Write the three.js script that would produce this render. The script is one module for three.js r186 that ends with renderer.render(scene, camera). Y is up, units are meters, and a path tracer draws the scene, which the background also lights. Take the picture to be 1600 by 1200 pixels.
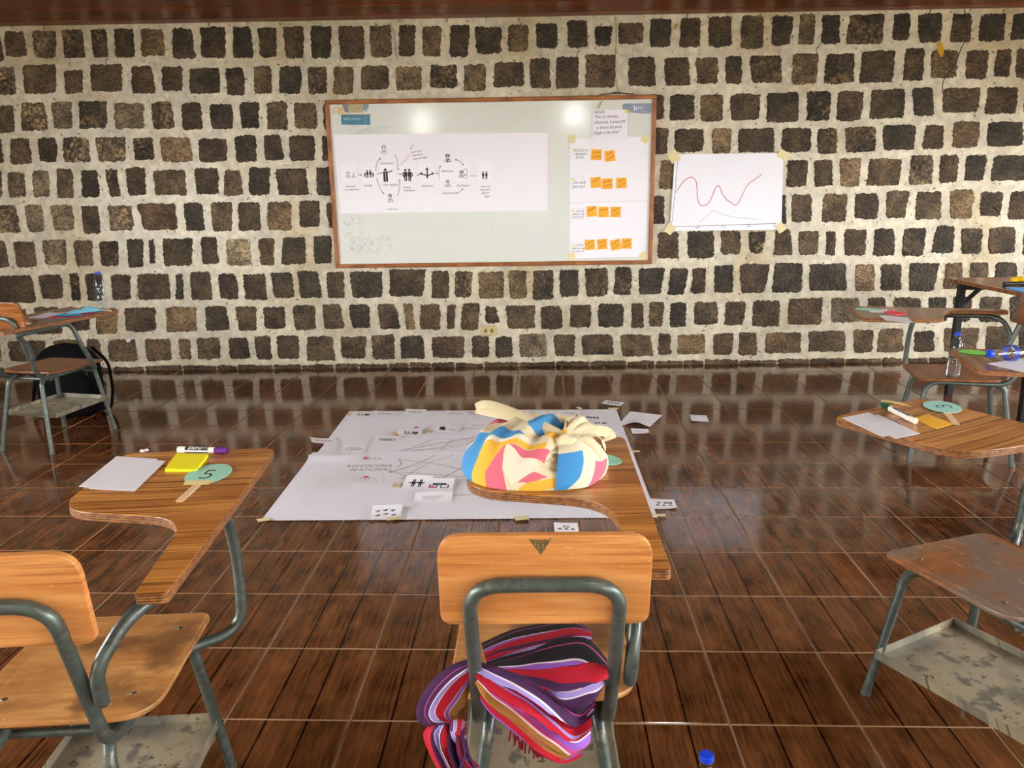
import * as THREE from 'three';
import { mergeGeometries } from 'three/addons/utils/BufferGeometryUtils.js';
import { RoundedBoxGeometry } from 'three/addons/geometries/RoundedBoxGeometry.js';
import { RectAreaLightUniformsLib } from 'three/addons/lights/RectAreaLightUniformsLib.js';

// ---------------------------------------------------------------- camera, sky, exposure
const scene = new THREE.Scene();
const camera = new THREE.PerspectiveCamera(52.007, 1600 / 1200, 0.05, 80);
camera.position.set(0, 1.3651, 0);
camera.rotation.order = 'YXZ';
camera.rotation.set(-0.24471, 0.01719, -0.0148);
const renderer = new THREE.WebGLRenderer({ antialias: true });
renderer.toneMapping = THREE.LinearToneMapping;
renderer.toneMappingExposure = 0.95;
renderer.shadowMap.enabled = true;
renderer.shadowMap.type = THREE.PCFSoftShadowMap;
RectAreaLightUniformsLib.init();
const SKY = new THREE.Color(0.95, 0.97, 0.98).multiplyScalar(26);   // an even, bright overcast sky
scene.background = SKY;
const LAMP = new THREE.Color(0.95, 1.0, 0.92), LAMP_CD = 2.5;
// two unseen lamps behind and above the camera, placed to mirror as bright spots on the whiteboard
const LAMPS = [[-1.58, 1.02], [0.76, 0.12]];

// ---------------------------------------------------------------- small helpers
let seed = 12345;
const rnd = () => { seed = (seed + 0x6d2b79f5) | 0; let t = Math.imul(seed ^ (seed >>> 15), 1 | seed); t = (t + Math.imul(t ^ (t >>> 7), 61 | t)) ^ t; return ((t ^ (t >>> 14)) >>> 0) / 4294967296; };
const rr = (a, b) => a + (b - a) * rnd();
const V = (x, y, z) => new THREE.Vector3(x, y, z);
const hash = (x, y, s) => { let h = Math.imul(x, 374761393) ^ Math.imul(y, 668265263) ^ Math.imul(s, 1274126177); h = Math.imul(h ^ (h >>> 13), 1274126177); return ((h ^ (h >>> 16)) >>> 0) / 4294967296; };
const sm = (t) => t * t * (3 - 2 * t);
function vnoise(x, y, px, py, s) {              // value noise, periodic over px, py cells
  const ix = Math.floor(x), iy = Math.floor(y), fx = sm(x - ix), fy = sm(y - iy);
  const w = (a, p) => ((a % p) + p) % p;
  const a = hash(w(ix, px), w(iy, py), s), b = hash(w(ix + 1, px), w(iy, py), s), c = hash(w(ix, px), w(iy + 1, py), s), d = hash(w(ix + 1, px), w(iy + 1, py), s);
  return (a + (b - a) * fx) * (1 - fy) + (c + (d - c) * fx) * fy;
}
function fbm(u, v, px, py, oct, s) {            // u, v in 0..1
  let t = 0, a = 0.5, n = 0;
  for (let i = 0; i < oct; i++) { t += a * vnoise(u * px, v * py, px, py, s + i * 17); n += a; a *= 0.5; px *= 2; py *= 2; }
  return t / n;
}
const clamp = (x, a = 0, b = 1) => Math.min(b, Math.max(a, x));
const mix = (a, b, t) => a + (b - a) * t;
const mix3 = (a, b, t) => [mix(a[0], b[0], t), mix(a[1], b[1], t), mix(a[2], b[2], t)];
function dataTex(w, h, f, srgb = true) {        // f(u, v) -> grey or [r, g, b] in 0..255
  const d = new Uint8Array(w * h * 4);
  for (let y = 0, i = 0; y < h; y++) for (let x = 0; x < w; x++, i += 4) {
    const c = f((x + 0.5) / w, (y + 0.5) / h), g = c.length ? c : [c, c, c];
    d[i] = clamp(g[0], 0, 255); d[i + 1] = clamp(g[1], 0, 255); d[i + 2] = clamp(g[2], 0, 255); d[i + 3] = 255;
  }
  const t = new THREE.DataTexture(d, w, h);
  t.wrapS = t.wrapT = THREE.RepeatWrapping; t.magFilter = THREE.LinearFilter; t.minFilter = THREE.LinearMipmapLinearFilter; t.generateMipmaps = true;
  if (srgb) t.colorSpace = THREE.SRGBColorSpace;
  t.needsUpdate = true;
  return t;
}
function canvasTex(w, h, draw) {
  const c = document.createElement('canvas'); c.width = w; c.height = h;
  const g = c.getContext('2d'); draw(g, w, h);
  const t = new THREE.CanvasTexture(c); t.colorSpace = THREE.SRGBColorSpace; t.anisotropy = 8;
  return t;
}
const scaled = (t, x, y = x) => { const c = t.clone(); c.repeat.set(x, y); c.needsUpdate = true; return c; };
const std = (o) => new THREE.MeshStandardMaterial({ roughness: 0.6, ...o });
const phys = (o) => new THREE.MeshPhysicalMaterial({ roughness: 0.6, ...o });
const used = {};
function numbered(name) { const n = (used[name] = (used[name] ?? -1) + 1); return n ? name + '_' + String(n).padStart(3, '0') : name; }
function shade(o) { o.traverse((m) => { if (m.isMesh) { m.castShadow = true; m.receiveShadow = true; } }); return o; }
function mesh(name, geo, mat, parent) { const m = new THREE.Mesh(Array.isArray(geo) ? (geo.length > 1 ? mergeGeometries(geo.map((g) => g.index ? g.toNonIndexed() : g)) : geo[0]) : geo, mat); m.name = name; m.castShadow = m.receiveShadow = true; if (parent) parent.add(m); return m; }
function tag(o, label, category, group) { o.userData.label = label; o.userData.category = category; if (group) o.userData.group = group; return o; }
function thing(name, label, category, pos = [0, 0, 0], turn = 0, group) {
  const o = new THREE.Group(); o.name = numbered(name); o.position.set(...pos); o.rotation.y = turn; scene.add(o);
  return tag(o, label, category, group);
}
function one(name, label, category, geo, mat, group) { const m = mesh(numbered(name), geo, mat, scene); return tag(m, label, category, group); }
function structure(name, geo, mat, parent) { const m = mesh(name, geo, mat, parent ?? scene); if (!parent) m.userData.kind = 'structure'; return m; }
function box(x0, x1, y0, y1, z0, z1, r = 0) {
  const w = x1 - x0, h = y1 - y0, d = z1 - z0;
  const g = r ? new RoundedBoxGeometry(w, h, d, 2, r) : new THREE.BoxGeometry(w, h, d);
  g.translate((x0 + x1) / 2, (y0 + y1) / 2, (z0 + z1) / 2); return g;
}
function uvBy(g, f) { const p = g.attributes.position, n = g.attributes.normal, uv = new Float32Array(p.count * 2); for (let i = 0; i < p.count; i++) { const r = f(p.getX(i), p.getY(i), p.getZ(i), n ? n.getY(i) : 0, n ? n.getX(i) : 0); uv[i * 2] = r[0]; uv[i * 2 + 1] = r[1]; } g.setAttribute('uv', new THREE.BufferAttribute(uv, 2)); return g; }
// a polyline whose corners are rounded with radius rad -> tube with round ends
function roundedPath(pts, rad) {
  const path = new THREE.CurvePath(); let at = pts[0].clone();
  for (let i = 1; i < pts.length - 1; i++) {
    const a = pts[i - 1], b = pts[i], c = pts[i + 1], r = Math.min(rad, b.distanceTo(a) * 0.49, b.distanceTo(c) * 0.49);
    const p = b.clone().lerp(a, r / b.distanceTo(a)), q = b.clone().lerp(c, r / b.distanceTo(c));
    if (at.distanceTo(p) > 1e-4) path.add(new THREE.LineCurve3(at, p));
    path.add(new THREE.QuadraticBezierCurve3(p, b.clone(), q)); at = q;
  }
  path.add(new THREE.LineCurve3(at, pts[pts.length - 1].clone()));
  return path;
}
function tube(pts, r, rad = 0.05, ring = 10, per = 0.012) {
  const path = roundedPath(pts.map((p) => p.isVector3 ? p : V(...p)), rad), len = path.getLength();
  const g = new THREE.TubeGeometry(path, Math.max(4, Math.round(len / per)), r, ring);
  const uv = g.attributes.uv; for (let i = 0; i < uv.count; i++) uv.setXY(i, uv.getX(i) * len / 0.25, uv.getY(i) * 0.3);
  const caps = [0, 1].map((e) => { const c = new THREE.SphereGeometry(r, ring, 5); const p = path.getPointAt(e); c.scale(1, 1, 1); c.translate(p.x, p.y, p.z); return c; });
  return mergeGeometries([g, ...caps].map((x) => x.toNonIndexed()));
}
function shapeOf(pts, rad) {                    // rounded polygon; rad a number or one per corner
  const s = new THREE.Shape(), n = pts.length;
  for (let i = 0; i < n; i++) {
    const a = pts[(i + n - 1) % n], b = pts[i], c = pts[(i + 1) % n], R = rad.length ? rad[i] : rad;
    const la = Math.hypot(b[0] - a[0], b[1] - a[1]), lc = Math.hypot(b[0] - c[0], b[1] - c[1]), r = Math.min(R, la * 0.49, lc * 0.49);
    const p = [b[0] + (a[0] - b[0]) * r / la, b[1] + (a[1] - b[1]) * r / la], q = [b[0] + (c[0] - b[0]) * r / lc, b[1] + (c[1] - b[1]) * r / lc];
    if (i) s.lineTo(...p); else s.moveTo(...p);
    if (r > 1e-5) s.quadraticCurveTo(b[0], b[1], q[0], q[1]);
  }
  s.closePath(); return s;
}
// a flat board lying in x, z: points [x, z], its top at y
function board(pts, rad, top, thick, bevel = 0.002, seg = 8) {
  const s = shapeOf(pts.map(([x, z]) => [x, -z]), rad), b = Math.min(bevel, thick * 0.45);
  const g = new THREE.ExtrudeGeometry(s, { depth: thick - 2 * b, bevelEnabled: b > 0, bevelThickness: b, bevelSize: b, bevelOffset: -b, bevelSegments: 2, curveSegments: seg });
  g.rotateX(-Math.PI / 2); g.translate(0, top - thick + b, 0); return g;
}
// a smooth surface through a grid of points: rows[u][v]
function skin(rows, nu, nv, fold) {
  const cr = (a, b, c, d, t) => 0.5 * (2 * b + (c - a) * t + (2 * a - 5 * b + 4 * c - d) * t * t + (3 * b - a - 3 * c + d) * t * t * t);
  const at = (u, v) => {
    const U = u * (rows.length - 1), W = v * (rows[0].length - 1), i = Math.min(Math.floor(U), rows.length - 2), j = Math.min(Math.floor(W), rows[0].length - 2), fu = U - i, fv = W - j;
    const R = (k) => rows[Math.min(Math.max(k, 0), rows.length - 1)], C = (r, k) => r[Math.min(Math.max(k, 0), r.length - 1)];
    return [0, 1, 2].map((c) => { const col = [-1, 0, 1, 2].map((k) => { const r = R(i + k); return cr(C(r, j - 1)[c], C(r, j)[c], C(r, j + 1)[c], C(r, j + 2)[c], fv); }); return cr(...col, fu); });
  };
  const pos = [], uv = [], idx = [];
  for (let i = 0; i <= nu; i++) for (let j = 0; j <= nv; j++) { const p = at(i / nu, j / nv), d = fold ? fold(i / nu, j / nv) : [0, 0, 0]; pos.push(p[0] + d[0], p[1] + d[1], p[2] + d[2]); uv.push(i / nu, 1 - j / nv); }
  for (let i = 0; i < nu; i++) for (let j = 0; j < nv; j++) { const a = i * (nv + 1) + j, b = a + nv + 1; idx.push(a, a + 1, b, b, a + 1, b + 1); }
  const g = new THREE.BufferGeometry(); g.setAttribute('position', new THREE.Float32BufferAttribute(pos, 3)); g.setAttribute('uv', new THREE.Float32BufferAttribute(uv, 2)); g.setIndex(idx); g.computeVertexNormals(); return g;
}
const mm = (rows) => rows.map((r) => r.map((p) => p.map((c) => c / 1000)));

// ---------------------------------------------------------------- materials of the room
const mortarF = (u, v) => { const a = fbm(u, v, 6, 6, 5, 3), b = fbm(u, v, 48, 48, 3, 9), pit = fbm(u, v, 90, 90, 2, 31); return [a, b, pit]; };
const mortarMap = dataTex(1024, 1024, (u, v) => {
  const [a, b, pit] = mortarF(u, v); let k = 0.86 + 0.16 * (a - 0.5) + 0.22 * (b - 0.5);
  const ochre = clamp((fbm(u, v, 5, 5, 4, 71) - 0.5) * 5) * 0.45;
  let c = [238 * k, 228 * k, 200 * k]; c = mix3(c, [214 * k, 186 * k, 132 * k], ochre);
  if (pit > 0.8) c = mix3(c, [92, 78, 60], clamp((pit - 0.8) * 12) * 0.8); return c;
});
const mortarBump = dataTex(512, 512, (u, v) => { const [a, b, pit] = mortarF(u, v); return 255 * clamp(0.45 * a + 0.55 * b - (pit > 0.8 ? 0.2 : 0)); }, false);
const stoneMap = dataTex(1024, 1024, (u, v) => {
  const a = fbm(u, v, 10, 10, 5, 5), b = fbm(u, v, 120, 120, 2, 15), c = fbm(u, v, 40, 90, 3, 25);
  const k = 0.62 + 0.55 * (a - 0.5) + 0.55 * (b - 0.5) + 0.3 * (c - 0.5);
  let q = [255 * k, 250 * k, 240 * k];
  const fleck = fbm(u, v, 150, 150, 2, 45) * 0.7 + fbm(u, v, 14, 14, 2, 46) * 0.42;
  if (fleck > 0.785) q = mix3(q, [255, 246, 222], clamp((fleck - 0.785) * 16) * 0.9); return q;
});
const speckMap = dataTex(512, 512, (u, v) => {
  const a = fbm(u, v, 6, 6, 4, 105), b = fbm(u, v, 60, 60, 2, 115), k = 0.55 + 0.5 * (a - 0.5) + 0.6 * (b - 0.5);
  const fleck = fbm(u, v, 64, 64, 2, 145) * 0.62 + fbm(u, v, 9, 9, 2, 146) * 0.5; let q = [255 * k, 250 * k, 240 * k];
  if (fleck > 0.67) q = mix3(q, [255, 246, 222], clamp((fleck - 0.67) * 9)); return q;
});
const stoneBump = dataTex(512, 512, (u, v) => 255 * clamp(0.5 * fbm(u, v, 14, 14, 4, 5) + 0.5 * fbm(u, v, 60, 60, 2, 77)), false);
const stoneMat = (c, m = stoneMap) => std({ color: new THREE.Color(...c).convertSRGBToLinear(), map: m, bumpMap: stoneBump, bumpScale: 0.012, roughness: 0.72 });
const sc = (r, g, b) => [r / 255, g / 255, b / 255];
const STONE = { d: [stoneMat(sc(109, 92, 69)), stoneMat(sc(97, 85, 67)), stoneMat(sc(118, 98, 73))], m: [stoneMat(sc(149, 125, 93)), stoneMat(sc(138, 118, 89))], g: [stoneMat(sc(174, 153, 122), speckMap), stoneMat(sc(182, 162, 132))],
  s: [stoneMat(sc(131, 111, 83), speckMap), stoneMat(sc(118, 100, 77), speckMap)], b: [stoneMat(sc(134, 108, 80)), stoneMat(sc(122, 100, 76))], t: [stoneMat(sc(176, 148, 108)), stoneMat(sc(160, 136, 102))], p: [stoneMat(sc(189, 160, 122)), stoneMat(sc(203, 171, 132))], l: [stoneMat(sc(236, 213, 171))] };
const mortarMat = std({ map: mortarMap, bumpMap: mortarBump, bumpScale: 0.008, roughness: 0.42 });

// glazed floor tiles printed with three dark boards each; 2 x 2 different prints in one picture
const tileMap = dataTex(1024, 1024, (u, v) => {
  const qx = Math.floor(u * 2), qy = Math.floor(v * 2), x = u * 2 - qx, y = v * 2 - qy, n = Math.min(2, Math.floor(x * 3)), s = (qx * 2 + qy) * 7 + n * 3, xx = x * 3 - n;
  const warp = 0.05 * (fbm(u, v, 8, 6, 3, 300 + s) - 0.5);
  const grain = fbm(x + warp, y, 64, 2, 3, 200 + s), broad = fbm(x + warp, y, 7, 2, 3, 240 + s), fine = fbm(u, v, 256, 24, 2, 260), cloud = fbm(u, v, 14, 14, 3, 270);
  let t = clamp(0.46 + 0.5 * (grain - 0.5) + 0.5 * (broad - 0.5) + 0.22 * (fine - 0.5) + 0.34 * (cloud - 0.5) + 0.06 * (hash(n, qx * 2 + qy, 5) - 0.5));
  let c = t < 0.5 ? mix3([50, 28, 15], [104, 64, 36], t * 2) : mix3([104, 64, 36], [150, 95, 54], t * 2 - 1);
  const edge = Math.min(xx, 1 - xx) + 0.02 * (fbm(u, v, 4, 30, 2, 290) - 0.5);
  if (edge < 0.03 && !(n === 0 && xx < 0.5) && !(n === 2 && xx > 0.5)) c = mix3(c, [24, 11, 7], clamp((0.03 - edge) / 0.018));
  return c;
});
const tileMat = std({ map: tileMap, roughness: 0.11 });
const groutMat = std({ color: 0xb89c78, roughness: 0.9 });

// wood
const woodF = (base, dark, px, py, s, k = 1) => (u, v) => {
  const w = 0.06 * (fbm(u, v, 3, 3, 3, s) - 0.5), g = fbm(u, v + w, px, py, 4, s + 40), f = fbm(u, v + w, px * 3, py * 4, 2, s + 80);
  const t = clamp(0.5 + k * (1.5 * (g - 0.5) + 0.5 * (f - 0.5))); return mix3(base, dark, t);
};
const lamF = (u, v) => {
  const w = 0.05 * (fbm(u, v, 2, 3, 3, 500) - 0.5), g = fbm(u, v + w, 3, 26, 4, 501), f = fbm(u, v + w, 8, 150, 2, 510);
  let c = mix3([222, 154, 78], [172, 108, 48], clamp(0.5 + 1.6 * (g - 0.5) + 0.7 * (f - 0.5)));
  const line = fbm(u, v + w, 2, 96, 2, 530); if (line > 0.58) c = mix3(c, [88, 46, 16], clamp((line - 0.57) * 6) * 0.6); return c;
};
const laminateMap = dataTex(512, 512, lamF);
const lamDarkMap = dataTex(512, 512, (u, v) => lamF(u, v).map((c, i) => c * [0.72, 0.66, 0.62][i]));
const plyMap = dataTex(512, 512, (u, v) => {
  let c = woodF([224, 160, 94], [194, 120, 60], 3, 14, 600)(u, v); const l = fbm(u, v, 2, 40, 2, 640); if (l > 0.68) c = mix3(c, [150, 84, 34], clamp((l - 0.68) * 6) * 0.5);
  const chip = fbm(u, v, 40, 90, 2, 650); if (chip > 0.86) c = mix3(c, [238, 200, 150], 0.4); return c;
});
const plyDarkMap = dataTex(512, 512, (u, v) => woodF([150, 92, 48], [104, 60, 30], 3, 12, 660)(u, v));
const seatMap = dataTex(512, 512, (u, v) => {
  let c = woodF([218, 162, 96], [176, 118, 62], 4, 22, 700)(u, v); const m = fbm(u, v, 5, 6, 4, 720), sp = fbm(u, v, 60, 60, 2, 730);
  c = mix3(c, [104, 68, 38], clamp((m - 0.5) * 3.2) * 0.75); if (sp > 0.88) c = mix3(c, [232, 214, 184], 0.5); return c;
});
const seatWornSheenMap = dataTex(512, 512, (u, v) => {  // worn wood, with a grey sheen mixed into its colour
  let c = woodF([178, 116, 66], [132, 80, 44], 4, 16, 760)(u, v); const m = fbm(u, v, 4, 4, 5, 770), sc2 = fbm(u, v, 30, 12, 3, 780), sp = fbm(u, v, 70, 70, 2, 790);
  c = mix3(c, [126, 108, 94], clamp((m - 0.38) * 4) * 0.92); if (sc2 > 0.66) c = mix3(c, [188, 164, 140], clamp((sc2 - 0.66) * 6) * 0.6); if (sp > 0.89) c = mix3(c, [236, 226, 208], 0.6); return c;
});
const edgeMap = dataTex(256, 64, (u, v) => mix3([172, 116, 62], [92, 54, 26], clamp(0.5 + 0.9 * Math.sin(v * 25) * 0.5 + 1.4 * (fbm(u, v, 30, 6, 3, 800) - 0.5))));
const metalMap = dataTex(512, 256, (u, v) => {
  const a = fbm(u, v, 12, 8, 4, 820), b = fbm(u, v, 60, 40, 2, 830); let c = mix3([98, 108, 100], [66, 76, 72], clamp(a * 1.4 - 0.2));
  if (a > 0.62) c = mix3(c, [122, 120, 104], clamp((a - 0.62) * 8) * 0.7); if (b > 0.74) c = mix3(c, [84, 58, 40], clamp((b - 0.74) * 8)); return c;
});
const shelfMap = dataTex(512, 512, (u, v) => {
  const a = fbm(u, v, 5, 5, 5, 850), b = fbm(u, v, 16, 16, 3, 860), e = fbm(u, v, 40, 40, 2, 870); let c = mix3([176, 164, 136], [120, 116, 104], clamp((a - 0.35) * 3));
  if (b > 0.6) c = mix3(c, [92, 92, 88], clamp((b - 0.6) * 6) * 0.7); if (e > 0.78) c = mix3(c, [70, 62, 54], 0.6); return c;
});
const ceilMap = dataTex(512, 256, (u, v) => woodF([146, 68, 18], [88, 38, 9], 3, 10, 900)(u, v));
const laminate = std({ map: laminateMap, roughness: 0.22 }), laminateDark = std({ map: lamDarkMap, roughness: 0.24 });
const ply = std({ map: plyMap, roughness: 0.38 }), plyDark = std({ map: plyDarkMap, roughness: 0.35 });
const seatWood = std({ map: seatMap, roughness: 0.36 }), seatWornSheen = std({ map: seatWornSheenMap, roughness: 0.34 });
const edgeMat = std({ map: edgeMap, roughness: 0.6 });
const metal = std({ map: metalMap, roughness: 0.34, metalness: 0.35 });
const shelfMat = std({ map: shelfMap, roughness: 0.4, metalness: 0.25 });
const screwMat = std({ color: 0x8d8778, metalness: 0.9, roughness: 0.35 });
const ceilMat = phys({ map: ceilMap, roughness: 0.36, specularIntensity: 0.35 });
const plaster = std({ color: 0xd9cdb2, roughness: 0.8 });
const frameWood = std({ map: dataTex(256, 256, woodF([178, 110, 50], [128, 72, 30], 8, 8, 930)), roughness: 0.4 });
const white = (o = {}) => std({ color: 0xeeecf0, roughness: 0.75, side: THREE.DoubleSide, ...o });
const paper = white();

// ---------------------------------------------------------------- the setting
const WZ = -6.037, CEIL = 2.535, XL = -4.95, XR = 4.75, ZB = 4.3, TILE = 1 / 3;
{ // floor: grout bed and tiles
  const floor = new THREE.Group(); floor.name = 'floor'; floor.userData.kind = 'structure'; scene.add(floor);
  mesh('grout_bed', box(XL - 0.2, XR + 0.2, -0.14, -0.0022, WZ - 0.2, ZB + 0.2), groutMat, floor);
  const variants = [0, 1, 2, 3].map((k) => {
    const s = TILE - 0.0066, b = 0.0014, g = new THREE.BufferGeometry(), p = [], uv = [];
    const T = [[-1, -1], [1, -1], [1, 1], [-1, 1]], top = T.map(([x, z]) => [x * (s / 2 - b), 0, z * (s / 2 - b)]), low = T.map(([x, z]) => [x * s / 2, -b, z * s / 2]), base = T.map(([x, z]) => [x * s / 2, -0.008, z * s / 2]);
    const tri = (...q) => q.forEach((c) => { p.push(...c); uv.push(((k % 2) + 0.5 + c[0] / TILE) / 2, ((k >> 1) + 0.5 + c[2] / TILE) / 2); });
    tri(top[0], top[2], top[1]); tri(top[0], top[3], top[2]);
    for (let i = 0; i < 4; i++) { const j = (i + 1) % 4; tri(top[i], top[j], low[i]); tri(low[i], top[j], low[j]); tri(low[i], low[j], base[i]); tri(base[i], low[j], base[j]); }
    g.setAttribute('position', new THREE.Float32BufferAttribute(p, 3)); g.setAttribute('uv', new THREE.Float32BufferAttribute(uv, 2)); g.computeVertexNormals(); return g;
  });
  const a = 0.02222, ca = Math.cos(a), sa = Math.sin(a), x0 = 0.5249, z0 = -1.7823;      // the tile grid runs a little askew to the wall
  const rest = [], M = new THREE.Matrix4(), cam = camera.clone(); cam.updateMatrixWorld(); cam.updateProjectionMatrix();
  const cells = [];
  for (let i = -22; i < 20; i++) for (let j = -20; j < 15; j++) {
    const li = (i + 0.5) * TILE, lj = (j + 0.5) * TILE, x = x0 + li * ca + lj * sa, z = -(-z0 - li * sa + lj * ca);
    if (x < XL - 0.1 || x > XR + 0.1 || z > ZB || z < WZ - 0.12) continue;
    const q = V(x, 0, z).project(cam), seen = z < -1.0 && Math.abs(q.x) < 1.1 && Math.abs(q.y) < 1.18 && q.z < 1;
    cells.push({ x, z, seen, i, j });
  }
  const picked = cells.filter((c) => c.seen).sort((p, q) => q.z - p.z).slice(0, 298);
  for (const c of cells) {
    const k = Math.floor(hash(c.i + 50, c.j + 50, 7) * 4), flip = hash(c.i + 50, c.j + 50, 8) > 0.5 ? Math.PI : 0;
    M.makeRotationY(-a + flip); M.setPosition(c.x, rr(-0.0003, 0.0003), c.z);
    if (picked.includes(c)) { const m = mesh('tile', variants[k], tileMat, floor); m.applyMatrix4(M); } else rest.push(variants[k].clone().applyMatrix4(M));
  }
  const r = mesh('tile', mergeGeometries(rest), tileMat, floor); r.name = 'tile_field'; r.userData.kind = 'stuff';
}
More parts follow.
